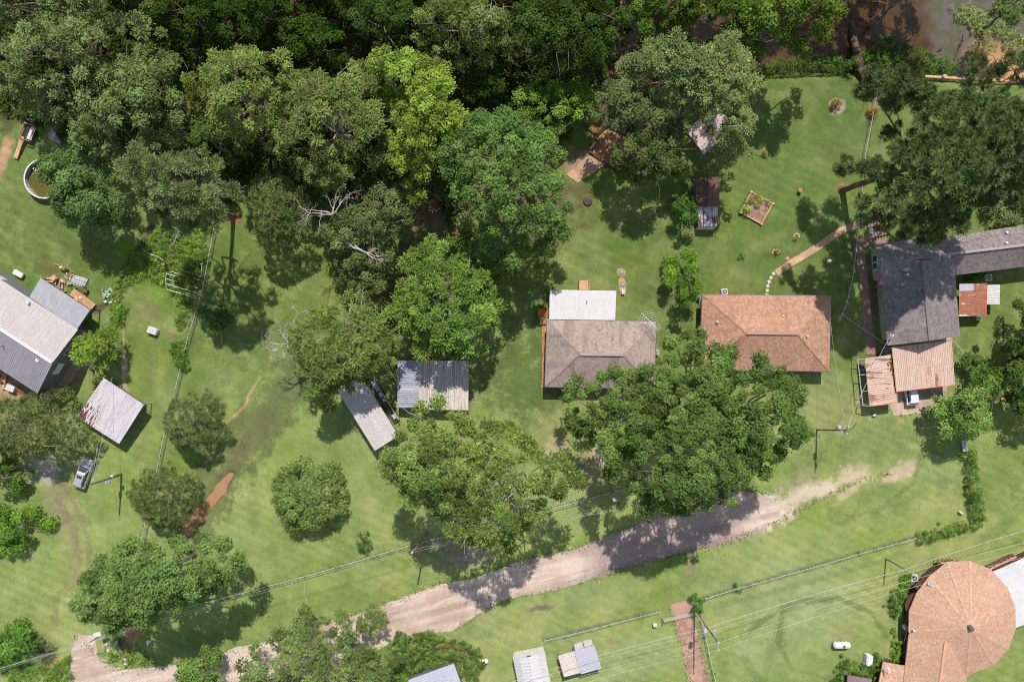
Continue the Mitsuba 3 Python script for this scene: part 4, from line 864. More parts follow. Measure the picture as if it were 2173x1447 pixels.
for u0, u1 in ((.2, .5), (.51, .81)):
    p0, p1 = base0 + e_ * wd * u0 + fo, base0 + e_ * wd * u1 + fo; z0, z1 = np.array([0, 0, .15]), np.array([0, 0, 2.2])
    dd = part(s7, 'door', MB().box((p0 + p1) / 2 + [0, 0, 1.17], (p1 - p0) * .49, fo * .4, [0, 0, 1.02]).mesh(), 'white_siding')
    f2 = fo * .9
    part(dd, 'brace', MB().beam(p0 + z0 + f2, p1 + z1 + f2, .08, .03, fo).beam(p0 + z1 + f2, p1 + z0 + f2, .08, .03, fo).mesh(), 'off_white')
part(s7, 'vent', MB().box(base0 + e_ * wd * .5 + fo + [0, 0, 2.75], e_ * .3, fo * .8, [0, 0, .14]).mesh(), 'dark_wood')
s8 = thing('shed', 'tan and blue grey twin roofed shed with two white doors', 'shed')
A, B, C_, D = W(1184, 1390.6, 2.4), W(1219, 1380.5, 2.4), W(1232.5, 1427, 2.4), W(1197, 1436, 2.4)
metal_roof(s8, A, D, C_, B, 5, 2, 'pale_pink_metal', .03); frame_under(s8, [A, B, C_, D], bsdf='grey_wood')
A, B, C_, D = W(1218, 1380.6, 2.6), W(1260.7, 1367.6, 2.75), W(1276.8, 1417, 2.75), W(1233.3, 1430, 2.6)
metal_roof(s8, A, D, C_, B, 6, 2, 'pale_blue_metal', .03, 'blue_panel')
Pw = inset(np.array([A, B, C_, D])[:, :2], .12); part(s8, 'wall', walls_mesh(Pw, -.05, 2.5), 'grey_siding')
a_, c_ = A.copy(), B.copy(); ed = unit((B - A) * [1, 1, 0]); on = np.array([-ed[1], ed[0], 0])
for k_ in (0, 1):
    c = A + (B - A) * (.27 + .47 * k_) - on * .05; c[2] = 1.2
    part(s8, 'door', MB().box(c, ed * .68, on * .04, [0, 0, 1.1]).mesh(), 'white_siding', 'white door')
s9 = thing('shed', 'pale grey metal roof at the bottom edge by the brush', 'shed')
A, B, C_, D = W(866, 1442, 2.3), W(963, 1407, 2.3), W(990, 1480, 2.5), W(893, 1515, 2.5)
metal_roof(s9, A, D, C_, B, 7, 2, 'pale_blue_metal', .035); part(s9, 'wall', walls_mesh(inset(np.array([A, B, C_, D])[:, :2], .2), -.05, 2.2), 'grey_siding')
s10 = thing('shed', 'mauve shingled shed roof at the bottom left of the round house', 'shed')
A, B, C_, D = W(1799, 1432, 2.6), W(1850, 1441, 2.6), W(1850, 1500, 2.6), W(1795, 1500, 2.6)
part(s10, 'roof', roof_slab([[A, D, C_, B]]), 'mauve_shingle'); part(s10, 'wall', walls_mesh(inset(np.array([A, B, C_, D])[:, :2], .3), -.05, 2.4), 'maroon_siding')

# ---------------------------------------------------------------- fences and gate
plain('pale_steel', (.6, .61, .61), .4, .2); plain('fence_mesh', (.22, .25, .22), .5, .4)
def chain_fence(label, rail_px, h=1.2, spacing=3.0, name='chain_link_fence', rails=1, slats=False):
    k = thing(name, label, 'fence'); P = WL(rail_px, h); ln = LineString(P[:, :2]); n = max(1, int(round(ln.length / spacing)))
    at = lambda d: np.array([*ln.interpolate(min(max(d, 0), ln.length)).coords[0], 0.0])
    part(k, 'top_rail', MB().tube(P, .03, 6).mesh(), 'pale_steel')
    for i in range(n + 1):
        p = at(ln.length * i / n); part(k, 'post', MB().tube([p - [0, 0, .1], p + [0, 0, h + .05]], .04, 6).mesh(), 'galvanised')
    b = MB(); m = int(ln.length / .28)
    for i in range(m):
        for s in (-1, 1):
            a, c = at(i * .28), at(i * .28 + s * h)
            if s < 0 and i * .28 < h or s > 0 and i * .28 + h > ln.length: continue
            b.tube([a + [0, 0, .05], c + [0, 0, h]], .005, 3, cap=False)
    b.tube([at(t) + [0, 0, .06] for t in np.linspace(0, ln.length, 8)], .012, 3)
    part(k, 'wire_mesh', b.mesh(), 'fence_mesh')
    return k
chain_fence('long chain link fence down the left lot past the cedars', '456,472 445,532 430,611 413,668 397,722 385,770 368,841 347,926 330,1010 312,1090 296,1165')
chain_fence('chain link fence with long post shadows along the road verge', '300,1306 380,1292 530,1254 660,1219 780,1184 860,1160 1000,1124 1100,1098 1210,1069 1320,1039')
chain_fence('chain link fence between the two right back yards', '1868,158 1858,215 1848,270 1838,320 1830,400 1822,480 1812,580 1798,640 1788,668 1876,728')
chain_fence('short chain link fence above the two small sheds', '1155,1360 1236,1340 1320,1318 1402,1297')
chain_fence('chain link fence from the gate to the vine covered hedge', '1484,1274 1555,1252 1640,1228 1740,1200 1835,1172 1946,1142')
chain_fence('heavy fence line down the right edge of the red driveway', '1489,1318 1498,1352 1507,1395 1519,1447 1532,1500')
chain_fence('short angled fence beside the tan carport and shrubs', '2023,722 2036,738 2054,756', spacing=2)
gt = thing('gate', 'long tubular metal gate across the red driveway', 'gate')
a, c = W(1409, 1319, 1.25), W(1474, 1304, 1.25); a[2] = c[2] = 0
for z in (.25, .5, .75, 1.0, 1.25): part(gt, 'bar', MB().tube([a + [0, 0, z], c + [0, 0, z]], .035, 6).mesh(), 'galvanised')
for t_ in (0, .33, .66, 1): p = a + (c - a) * t_; part(gt, 'upright', MB().tube([p + [0, 0, .1], p + [0, 0, 1.28]], .03, 6).mesh(), 'galvanised')
for p, o in ((a, 'gate_post'), (c, 'gate_post')): part(gt, 'post', MB().tube([p - (c - a) * .01 * (1 if p is a else -1), p - (c - a) * .01 * (1 if p is a else -1) + [0, 0, 1.5]], .08, 8).mesh(), 'dark_steel')
bx = thing('control_box', 'small grey box on the grass left of the gate', 'box'); c = W(1389, 1324, .4); part(bx, 'body', rbox((c[0], c[1], .4), (.5, .45, .8), .05), 'galvanised'); part(bx, 'cap', rbox((c[0], c[1], .83), (.58, .52, .07), .02), 'off_white')
rw_ = thing('retaining_wall', 'low pale timber edging between the lawn and the creek', 'wall')
for a, c in (((1962, 163), (2035, 167)), ((2035, 167), (2110, 171)), ((2110, 171), (2200, 176))): part(rw_, 'timber', MB().beam(W(*a, .1), W(*c, .1), .35, .5).mesh(), 'pale_wood')
rw2 = thing('retaining_wall', 'dark timber walls round the gully under the trees', 'wall')
for a, c, z in (((1243, 268), (1262, 285), .1), ((1262, 285), (1266, 300), -.1), ((1266, 300), (1251, 318), -.1), ((1250, 321), (1286, 346), .22), ((1286, 346), (1308, 360), .2)): part(rw2, 'timber', MB().beam(W(*a, z), W(*c, z), .28, .5).mesh(), 'dark_wood')

# ---------------------------------------------------------------- utility poles and wires
def pole(label, base, top, h, arm=None, r=.15):
    k = thing('utility_pole', label, 'utility pole'); b_, t_ = W(*base, 0), W(*top, h)
    part(k, 'shaft', MB().tube([b_ - [0, 0, .2], b_ * .5 + t_ * .5, t_], [r, r * .85, r * .7], 9).mesh(), 'bark')
    if arm:
        m = t_ - [0, 0, .35]; d = np.array([*arm, 0.0]); part(k, 'crossarm', MB().beam(m - d, m + d, .1, .12).mesh(), 'grey_wood')
        for s in (-1, 1): part(k, 'insulator', MB().tube([m + d * s * .9, m + d * s * .9 + [0, 0, .3]], .09, 8).mesh(), 'off_white')
    return k, b_, t_
def wire(k, a, c, sag=.6, r=.02, bs='galvanised', name='wire'):
    t = np.linspace(0, 1, 14)[:, None]; p = a + (c - a) * t; p[:, 2] -= 4 * sag * (t * (1 - t))[:, 0]
    part(k, name, MB().tube(p, r, 4, cap=False).mesh(), bs)
def can(k, p, name='transformer', r=.26, h=.9): part(k, name, MB().tube([p, p + [0, 0, h * .9], p + [0, 0, h]], [r, r, r * .7], 14).mesh(), 'galvanised')
p1, b1, t1 = pole('leaning brown pole beside the silver car', (258, 1007), (191, 1028), 9.2)
m = b1 * .55 + t1 * .45; part(p1, 'meter_box', rbox(m + [-.05, -.5, -.2], (.5, .4, .8), .04), 'white_trim'); part(p1, 'meter_box', rbox(m + [.35, .35, -.6], (.35, .35, .6), .04), 'off_white'); part(p1, 'conduit', MB().tube([b1 + [.0, .2, 0], m + [.1, .22, 0]], .05, 6).mesh(), 'dark_steel')
wire(p1, t1, W(207, 944, 2.7), .2, .024); wire(p1, t1 - [0, 0, .5], W(238, 800, 3.4), .5, .025)
p2, b2, t2 = pole('road side pole under the trees with pale insulator top', (908, 1131), (875, 1171), 11.2)
part(p2, 'insulator', MB().tube([t2, t2 + [0, 0, .35]], .14, 8).mesh(), 'off_white')
p3, b3, t3 = pole('transformer pole between the two big road side trees', (1293, 1027), (1317, 1080), 11.5, (.4, .1))
can(p3, b3 * .36 + t3 * .64 + [-.35, .1, 0]); can(p3, t3 - [.3, .1, .8], 'arrester', .12, .5)
p4, b4, t4 = pole('tall pole with white transformer behind the metal gate', (1473, 1294), (1524, 1362), 12.0, None)
can(p4, b4 * .42 + t4 * .58 + [-.5, -.15, 0], r=.32, h=1.0); part(p4, 'bracket', MB().beam(t4 - [0, 0, .1], t4 + [.0, -1.05, -.1], .08, .1).beam(t4 - [.1, 0, 1.6], t4 + [-.1, 1.2, -1.6], .08, .1).mesh(), 'galvanised')
for o in ([0, 0, 0], [0, -1.0, 0], [-.1, 1.2, -1.5]): part(p4, 'insulator', MB().tube([t4 + o, t4 + np.array(o) + [0, 0, .35]], .1, 8).mesh(), 'off_white')
part(p4, 'conduit', MB().tube([b4 + [-.3, .2, 0], b4 * .5 + t4 * .5 + [-.35, .2, 0]], .06, 6).mesh(), 'white_trim')
p5, b5, t5 = pole('short dark pole on the grass near the round house', (1880, 1185), (1921, 1208), 6.0, r=.13)
p6, b6, t6 = pole('leaning pole with crossarm by the tan lean-to carport', (1733, 912), (1800, 912.5), 10.5, (.1, .5))
can(p6, b6 * .3 + t6 * .7 + [-.1, .45, 0], r=.3); part(p6, 'lamp', rbox(t6 + [0, -.3, -1.2], (.35, .6, .15), .04), 'blue_grey')
p7, b7, t7 = pole('short dark post with pale fitting at the drive entrance', (226, 1340), (189, 1363), 5.0, r=.11)
part(p7, 'fitting', MB().box(b7 * .35 + t7 * .65 + [.1, .5, -.4], [.55, .15, 0], [-.08, .3, 0], [0, 0, .12]).mesh(), 'off_white')
for dz, r in ((0.2, .014), (-1.2, .014)):
    u = np.array([0, 0, dz]); wire(p2, t2 + u, t3 + u, 1.0, r); wire(p2, t2 + u, W(560, 1256, 9.0) + u, .3, r); wire(p2, W(560, 1256, 9.0) + u, W(-60, 1440, 9.0) + u, .8, r); wire(p3, t3 + u, t6 + u, 1.2, r)
wire(p7, t7, W(0, 1418, 5.4), .2, .025); wire(p7, t7, W(400, 1297, 7.5), .2, .025)
nb = b4 * .42 + t4 * .58
wire(p4, t5, nb, .6, .035, name='cable'); wire(p4, t5, W(2230, 1110, 6.0), .5, .035, name='cable'); wire(p4, nb, W(1060, 1455, 6.5), .8, .032, name='cable')
wire(p4, nb + [0, 0, 1.5], W(2230, 1138, 9), 1.2, .02); wire(p4, nb + [0, 0, 1.4], W(1060, 1468, 8), 1.2, .02)
for o, q in (([0, 0, .3], (2250, 1146)), ([0, -1.0, .3], (2250, 1163))):
    wire(p4, t4 + o, W(*q, 11), 1.5, .02); wire(p4, t4 + o, W(q[0] - 1200, q[1] + 350, 11), 1.5, .02)
wire(p6, t6 - [0, 0, .6], W(1890, 711, 4.3), .5, .03); wire(p6, t6 - [0, 0, .8], W(1760, 660, 3.5), .4, .02)
part(p6, 'guy_wire', MB().tube([W(1831, 882, .05), W(1818, 896, 2.5)], .07, 6).mesh(), 'cedar_post', 'yellow guard on the guy wire'); part(p6, 'guy_wire', MB().tube([W(1818, 896, 2.5), t6 - [0, 0, .8]], .02, 4).mesh(), 'galvanised')

# ---------------------------------------------------------------- vehicles
scene['silver_paint'] = two({'type': 'principled', 'base_color': rgb((.46, .45, .49)), 'roughness': .3, 'metallic': .35, 'clearcoat': .6, 'clearcoat_gloss': .9})
scene['white_paint'] = two({'type': 'principled', 'base_color': rgb((.66, .66, .69)), 'roughness': .3, 'clearcoat': .6, 'clearcoat_gloss': .9})
plain('tyre_rubber', (.03, .03, .032), .9); plain('rim', (.4, .4, .42), .3, .6); plain('lamp_red', (.35, .02, .02), .3); plain('lamp_clear', (.6, .6, .62), .15)
def car(name, label, px, py, heading, paint, L=4.6, Wd=1.86, H=1.68, sunroof=False):
    k = thing(name, label, 'car'); c = W(px, py, .8); c[2] = 0; ca, sa = math.cos(heading), math.sin(heading)
    def M(p):
        p = np.asarray(p, float); return np.column_stack([c[0] + ca * p[:, 0] - sa * p[:, 1], c[1] + sa * p[:, 0] + ca * p[:, 1], p[:, 2]])
    def H_(p): v, f = hull(p); return M(v), f
    h, w = L / 2, Wd / 2
    def sym(q): return [[x, s * y, z] for x, y, z in q for s in (-1, 1)]
    lower = sym([(h, w * .62, .45), (h, w * .62, .68), (h - .12, w * .82, .35), (h - .35, w * .95, .78), (h - .25, w * .8, .86), (h - 1.25, w * .93, 1.02), (h - 1.1, w, .82), (h - .5, w, .4), (-h + .1, w * .95, .4), (-h, w * .8, .55), (-h, w * .8, .85), (-h + .1, w * .95, .98), (-h + .3, w * .97, 1.04), (0, w, .9), (0, w, .35), (-h + .3, w, .8)])
    part(k, 'body', H_(lower), paint, smooth=30)
    cab = sym([(h - 1.2, w * .86, 1.0), (h - 2.02, w * .70, H - .1), (h - 2.35, w * .68, H), (-h + .95, w * .67, H), (-h + .42, w * .68, H - .1), (-h + .12, w * .86, 1.0)])
    part(k, 'cabin', H_(cab), paint, smooth=25)
    def pane(nm, q, bs='glass_dark', d=(0, 0, .02)):
        q = np.array(q, float); part(k, nm, H_(np.vstack([q + d, q - d])), bs)
    pane('windscreen', [(h - 1.28, w * .78, 1.035), (h - 1.28, -w * .78, 1.035), (h - 1.98, -w * .64, H - .1), (h - 1.98, w * .64, H - .1)], d=(.02, 0, .02))
    pane('rear_window', [(-h + .19, w * .72, 1.12), (-h + .19, -w * .72, 1.12), (-h + .40, -w * .6, H - .14), (-h + .40, w * .6, H - .14)], d=(-.025, 0, .01))
    for s in (-1, 1):
        pane('side_window', [(h - 1.45, s * w * .875, 1.07), (h - 2.1, s * w * .725, H - .16), (h - 2.75, s * w * .715, H - .15), (h - 2.75, s * w * .86, 1.07)], d=(0, s * .02, .01))
        pane('side_window', [(h - 2.83, s * w * .86, 1.07), (h - 2.83, s * w * .715, H - .15), (-h + .75, s * w * .71, H - .17), (-h + .45, s * w * .86, 1.09)], d=(0, s * .02, .01))
        part(k, 'mirror', H_([[h - 1.5 + a, s * (w + .02 + b_), 1.05 + e] for a in (-.06, .06) for b_ in (0, .2) for e in (-.07, .07)]), paint)
        part(k, 'headlight', H_([[h - .1, s * w * .6, .72], [h - .12, s * w * .8, .7], [h - .5, s * w * .93, .86], [h - .35, s * w * .7, .85], [h - .3, s * w * .8, .66]]), 'lamp_clear')
        part(k, 'tail_light', H_([[-h - .01, s * w * .6, .9], [-h + .02, s * w * .86, .9], [-h + .3, s * w * .98, 1.0], [-h + .1, s * w * .8, 1.08], [-h + .05, s * w * .7, .78]]), 'lamp_red')
        part(k, 'roof_rail', H_([[x, s * (w * .66 + y), H + z] for x in (h - 2.3, -h + .9) for y in (-.03, .03) for z in (0, .05)]), 'dark_steel')
        for x in (h - .9, -h + .85):
            p = M([[x, s * (w - .2), .34], [x, s * (w + .01), .34]]); wk = part(k, 'wheel', MB().tube(p, .34, 18).mesh(), 'tyre_rubber')
            p = M([[x, s * (w), .34], [x, s * (w + .025), .34]]); part(wk, 'rim', MB().tube(p, .2, 12).mesh(), 'rim')
    if sunroof: pane('sunroof', [(h - 2.55, .42, H + .005), (h - 2.55, -.42, H + .005), (h - 3.0, -.42, H + .005), (h - 3.0, .42, H + .005)], d=(0, 0, .012))
    return k
car('parked_car', 'silver sport utility car with sunroof parked beside the pole', 177, 1004.5, math.radians(70), 'silver_paint', 4.7, 1.9, 1.7, True)
car('parked_car', 'white car with its tail out from under the tan carport', 1934, 829, math.radians(96), 'white_paint', 4.5, 1.86, 1.62)

# ---------------------------------------------------------------- yard things
pool = thing('pool', 'round above ground pool with pale wall half under a tree', 'pool')
pc = W(93, 379, 1.2); n_ = 28; g_ = np.arange(n_) * 2 * np.pi / n_; R_ = 3.0
circ = lambda r, z: np.column_stack([pc[0] + r * np.cos(g_), pc[1] + r * np.sin(g_), np.full(n_, z)])
def ringmesh(r0, z0, r1, z1):
    v = np.vstack([circ(r0, z0), circ(r1, z1)]); return v, np.array([[i, (i + 1) % n_, (i + 1) % n_ + n_, i + n_] for i in range(n_)])
part(pool, 'wall', MB().add(*ringmesh(R_, 0, R_, 1.2)).mesh(), 'white_trim', smooth=60)
for i in range(n_):
    part(pool, 'liner_panel', MB().box([pc[0] + (R_ - .06) * math.cos(g_[i] + .11), pc[1] + (R_ - .06) * math.sin(g_[i] + .11), .6], [-math.sin(g_[i] + .11) * .3, math.cos(g_[i] + .11) * .3, 0], [.015 * math.cos(g_[i]), .015 * math.sin(g_[i]), 0], [0, 0, .58]).mesh(), 'steel_liner' if 5 < i < 14 else 'pale_liner')
part(pool, 'rim', MB().add(*ringmesh(R_ - .1, 1.22, R_ + .12, 1.22)).add(*ringmesh(R_ - .1, 1.17, R_ - .1, 1.22)).mesh(), 'off_white')
part(pool, 'water', MB().poly(circ(R_ - .12, .28)).mesh(), 'pool_water')
plain('steel_liner', (.20, .22, .30), .5); plain('pale_liner', (.50, .53, .57), .4); plain('pool_water', (.10, .085, .015), .12, 0, .5)
c = W(71, 362, 1.25); part(pool, 'skimmer', rbox(c + [.3, 0, -.05], (.35, .2, .14), .03, 1.0), 'off_white'); part(pool, 'skimmer', rbox(c + [.0, .3, -.05], (.35, .15, .1), .03, 1.0), 'off_white')
ut = thing('trailer', 'rusty railed utility trailer with long plank ramp by the trees', 'trailer')
a = W(45, 293, .8); c = W(58, 262, .8); ad = unit(c - a); sd = np.array([ad[1], -ad[0], 0])
part(ut, 'bed', MB().box((a + c) / 2 + sd * .75 - [0, 0, .1], ad * 1.25, sd * .85, [0, 0, .06]).mesh(), 'black_plastic'); part(ut, 'sheet', MB().box((a + c) / 2 + sd * 1.15 + [0, 0, .0], ad * 1.0, sd * .38, [0, 0, .04]).mesh(), 'off_white')
plain('rust_rail', (.34, .14, .085), .7)
q = [a - sd * .1, c - sd * .1 , c + sd * 1.6, a + sd * 1.6]
for i in range(4): part(ut, 'rail', MB().beam(q[i] + [0, 0, .45], q[(i + 1) % 4] + [0, 0, .45], .11, .11).mesh(), 'rust_rail')
for p in q: part(ut, 'post', MB().beam(p - [0, 0, .1], p + [0, 0, .45], .08, .08, (0, 1, 0)).mesh(), 'rust_rail')
part(ut, 'ramp', MB().beam(W(48, 290, .9), W(33, 336, .35), .62, .1).mesh(), 'pale_wood'); part(ut, 'ramp_leg', MB().beam(W(34, 334, 0), W(34, 334, .4), .3, .1, (0, 1, 0)).mesh(), 'dark_steel')
for s in (-.05, 1.6):
    p = (a + c) / 2 + sd * s; p[2] = .35; part(ut, 'wheel', MB().tube([p - sd * .1, p + sd * .1], .35, 14).mesh(), 'tyre_rubber')
mw = thing('cart', 'small dark cart at the trailer end under the trees', 'cart'); c = W(65, 255, .5); part(mw, 'body', rbox(c, (1.1, .7, .5), .1, -.4), 'dark_steel'); part(mw, 'hood', rbox(c + [.45, -.2, .1], (.5, .6, .5), .12, -.4), 'galvanised')
for s in (-1, 1): part(mw, 'wheel', MB().tube([c + [-.3, s * .42, -.3], c + [-.3, s * .5, -.3]], .2, 10).mesh(), 'tyre_rubber')
fz = thing('chest', 'white chest freezer standing alone on the grass', 'chest'); c = W(325, 702, .45); part(fz, 'body', rbox(c, (1.45, .95, .85), .06, 2.75), 'pale_liner'); part(fz, 'lid', rbox(c + [-.05, .05, .45], (1.3, .98, .1), .03, 2.75), 'off_white'); part(fz, 'handle', rbox(c + [-.1, .1, .52], (.6, .5, .05), .02, 2.75), 'pale_pink_metal')
tk = thing('tub', 'white tub lying by the north wall of the pale house', 'tub'); c = W(40, 581, .4); part(tk, 'body', rbox(c, (1.5, .75, .5), .1, -.5), 'off_white'); part(tk, 'rim', rbox(c + [0, 0, .26], (1.56, .8, .06), .03, -.5), 'white_siding')
cg = thing('cage', 'white wire cage crate behind the blue grey lean-to', 'cage'); c = W(166, 596, .6); e1 = np.array([1.05, -.28, 0]); e2 = np.array([.28, .62, 0])
for s in np.linspace(-1, 1, 6): part(cg, 'bar', MB().beam(c + e1 * s - e2 + [0, 0, .5], c + e1 * s + e2 + [0, 0, .5], .06, .05).mesh(), 'off_white')
for s in (-1, 0, 1): part(cg, 'rail', MB().beam(c - e1 + e2 * s + [0, 0, .56], c + e1 + e2 * s + [0, 0, .56], .07, .05).mesh(), 'off_white')
part(cg, 'floor', MB().box(c - [0, 0, .4], e1, e2, [0, 0, .05]).mesh(), 'galvanised')
for u in (-1, 1):
    for s in (-1, 1): p = c + e1 * u + e2 * s; part(cg, 'post', MB().beam(p - [0, 0, .6], p + [0, 0, .5], .06, .06, (0, 1, 0)).mesh(), 'off_white')
rng = np.random.default_rng(11)
def junk(name, label, cat, px, py, spread, n, mats, size=(.5, .3, .2)):
    k = thing(name, label, cat); c = W(px, py, 0)
    for i in range(n):
        s = np.array(size) * rng.uniform(.4, 1.3, 3); p = c + [*rng.normal(size=2) * spread, s[2] / 2 + .02 * i]
        part(k, 'scrap', rbox(p, s, min(.04, min(s) * .3), rng.random() * 3), mats[i % len(mats)])
    return k
junk('scrap_pile', 'heap of white and grey scrap at the overgrown fence', 'scrap pile', 233, 628, .55, 16, ['off_white', 'galvanised', 'white_trim', 'grey_wood', 'pale_pink_metal'], (.6, .35, .3))
single('board', MB().beam(W(219, 634, .4), W(231, 616, .5), .28, .06).mesh(), 'green_board', 'green plank leaning on the scrap heap', 'plank'); plain('green_board', (.12, .36, .16), .6)
junk('scrap_pile', 'scatter of boards and junk between lean-to and cage', 'scrap pile', 137, 603, .75, 18, ['pale_wood', 'grey_wood', 'off_white', 'dark_wood', 'pale_wood'], (.8, .25, .15))
junk('scrap_pile', 'brown and orange junk on the deck end of the lean-to', 'scrap pile', 178, 634, .6, 10, ['deck_wood', 'dark_wood', 'off_white', 'pale_wood'], (.8, .5, .4))
ch_ = thing('chair', 'tan lounge chair beside the top of the blue grey lean-to', 'chair'); c = W(107, 594, .3); part(ch_, 'seat', MB().box(c, [.6, -.15, 0], [.1, .32, 0], [0, 0, .06]).mesh(), 'pale_wood'); part(ch_, 'backrest', MB().box(c + [.75, .25, .3], [.25, .22, .0], [-.2, .3, 0], [0, 0, .3]).mesh(), 'pale_wood'); part(ch_, 'leg', MB().box(c - [.3, 0, .18], [.05, 0, 0], [0, .3, 0], [0, 0, .14]).mesh(), 'grey_wood')
wl = thing('wheelbarrow', 'wheelbarrow with long wooden handle on the left lawn', 'wheelbarrow'); c = W(133, 569, .5); part(wl, 'tray', rbox(c, (.9, .6, .4), .1, -.4), 'rust_rail'); part(wl, 'load', rbox(c + [-.15, .1, .25], (.45, .35, .2), .05, .3), 'off_white'); part(wl, 'handle', MB().beam(c + [-.3, .2, .1], W(116, 558.5, .3), .12, .1).mesh(), 'deck_wood'); p = c + [.55, -.25, -.25]; part(wl, 'wheel', MB().tube([p - [0, .06, 0], p + [0, .06, 0]], .22, 12).mesh(), 'tyre_rubber')
ty = thing('old_tyre', 'old tyre lying near the wire cage', 'tyre'); c = W(153.5, 581, .1); t_ = np.linspace(0, 2 * np.pi, 17); part(ty, 'ring', MB().tube(np.column_stack([c[0] + .25 * np.cos(t_), c[1] + .25 * np.sin(t_), np.full(17, .1)]), .1, 8, cap=False).mesh(), 'rust_rail', smooth=50)
junk('scrap_pile', 'orange lumber heap at the lower left corner of the pale house', 'scrap pile', 8, 808, .8, 9, ['deck_wood', 'pale_wood', 'dark_wood'], (1.1, .5, .4))
pl_ = thing('pallet', 'orange wooden pallet leaning below the pale house eave', 'pallet'); c = W(42, 832, .4)
for s in range(6): part(pl_, 'slat', MB().box(c + [(s - 2.5) * .2, -(s - 2.5) * .1, 0], [.035, .07 * 0, 0], [.16, .34, .12], [0, 0, .03]).mesh(), 'deck_wood')
for s in (-1, 1): part(pl_, 'rail', MB().beam(c + [-.55 + .14 * s, .28 + .3 * s, -.05 + .1 * s], c + [.55 + .14 * s, -.28 + .3 * s, -.05 + .1 * s], .08, .06).mesh(), 'pale_wood')
gb = thing('cabinet', 'grey metal cabinet beside the orange pallet', 'cabinet'); c = W(25, 823, .5); part(gb, 'body', rbox(c, (1.3, .9, .9), .08, -.4), 'galvanised'); part(gb, 'top', rbox(c + [0, 0, .47], (1.35, .95, .06), .02, -.4), 'off_white')
sp = single('rubble', hull(np.array([W(100, 284, .3), W(112, 272, .5), W(120, 288, .9), W(133, 297, .4), W(128, 306, .3), W(112, 300, .2), W(104, 296, .0), W(118, 305, .0), W(130, 290, .0), W(108, 276, 0)])), 'mauve_rock', 'mauve grey heap of rubble under the forest edge', 'rubble'); grainy('mauve_rock', (.30, .225, .21), .6, 3, c2=(.2, .15, .15))
pk = thing('pipe_frame', 'rusty grey pipe rack standing in tall weeds by the left fence', 'frame')
for y0, x0, x1 in ((555, 409, 428), (574, 386, 430), (580, 352, 375), (576, 362, 425), (591, 352, 376), (602, 352, 420), (606, 400, 420), (614, 354, 419), (620, 388, 420)):
    part(pk, 'rail', MB().tube([W(x0, y0, 1.1), W(x1, y0 + (x1 - x0) * .3, 1.1)], .045, 5).mesh(), 'galvanised')
for x0, y0 in ((352, 585), (368, 588), (402, 600), (406, 555), (428, 562)):
    part(pk, 'hoop', MB().tube([W(x0 + 3, y0 - 5, 1.1), W(x0, y0, 1.15), W(x0 - 1, y0 + 12, 1.15), W(x0 + 1, y0 + 24, 1.1)], .04, 5).mesh(), 'galvanised'); part(pk, 'leg', MB().tube([W(x0, y0, 0), W(x0, y0, 1.1)], .04, 5).mesh(), 'galvanised')
pg = thing('swing_gate', 'bent pipe gate among the weeds above the pipe rack', 'gate'); part(pg, 'bar', MB().tube([W(302, 528, 1.1), W(316, 539, 1.1)], .05, 6).mesh(), 'galvanised'); part(pg, 'bar', MB().tube([W(316, 539, 1.0), W(334, 544, 1.0), W(347, 553, 1.0)], .05, 6).mesh(), 'off_white'); part(pg, 'leg', MB().tube([W(334, 544, 0), W(334, 544, 1.0)], .05, 6).mesh(), 'galvanised')
ps = thing('post', 'thick brown fence post with pale top in the weeds', 'post'); c = W(356, 563, 0); part(ps, 'shaft', MB().tube([c, c + [0, 0, 1.5]], .2, 10).mesh(), 'dark_wood'); part(ps, 'top', MB().tube([c + [0, 0, 1.5], c + [0, 0, 1.53]], .13, 10).mesh(), 'pale_wood')
tl = thing('trough', 'dark narrow trailer frame half hidden in weeds under the pine', 'trailer'); part(tl, 'bed', MB().beam(W(372, 505, .6), W(386, 482, .6), 1.0, .15).mesh(), 'dark_steel'); part(tl, 'tongue', MB().beam(W(360, 498, .6), W(374, 503, .6), .1, .1).mesh(), 'dark_steel'); part(tl, 'rail', MB().beam(W(366, 518, .9), W(382, 490, .9), .07, .07).mesh(), 'galvanised')
for k_, (x, y) in enumerate(((366, 512), (384, 488))): p = W(x, y, .3); part(tl, 'wheel', MB().tube([p, p + [.15, 0, 0]], .3, 10).mesh(), 'tyre_rubber')
gbx = thing('garden_bed', 'square timber edged vegetable bed on the lawn', 'garden bed')
Q = [W(1594.3, 407.5, .3), W(1640, 432, .3), W(1616, 475.6, .3), W(1571.5, 451, .3)]
part(gbx, 'soil', MB().poly(np.array(Q) - [0, 0, .12], .1).mesh(), 'garden_soil')
for i in range(4): part(gbx, 'board', MB().beam(Q[i] - [0, 0, .12], Q[(i + 1) % 4] - [0, 0, .12], .14, .32).mesh(), 'pale_wood'); part(gbx, 'corner_post', MB().box(Q[i] - [0, 0, .1], [.15, .07, 0], [-.07, .15, 0], [0, 0, .22]).mesh(), 'pale_wood')
for a, c in (((1581, 436), (1591, 441)), ((1591, 441), (1583, 456))): part(gbx, 'divider', MB().beam(W(*a, .25), W(*c, .25), .1, .2).mesh(), 'pale_wood')
for (x, y, h, r, lab) in ((1602, 421, .35, 7, 'largest dry green plant near the top corner of the vegetable bed'), (1611, 424, .25, 5, 'small dry plant right of the largest one in the vegetable bed'), (1594, 428, .3, 5, 'dry plant by the left board of the vegetable bed'), (1628, 432, .35, 5, 'dry plant by the right corner of the vegetable bed'), (1606, 432, .2, 5, 'low dry plant in the middle of the vegetable bed')):
    mound('vegetable_plant', 'bush', f'{x-r},{y-r*.6} {x+r*.5},{y-r} {x+r},{y+r*.4} {x-r*.2},{y+r}', h + .2, lab, 'plant', 'plants in the vegetable bed', (.16, .16, .06), .2, den=.7)
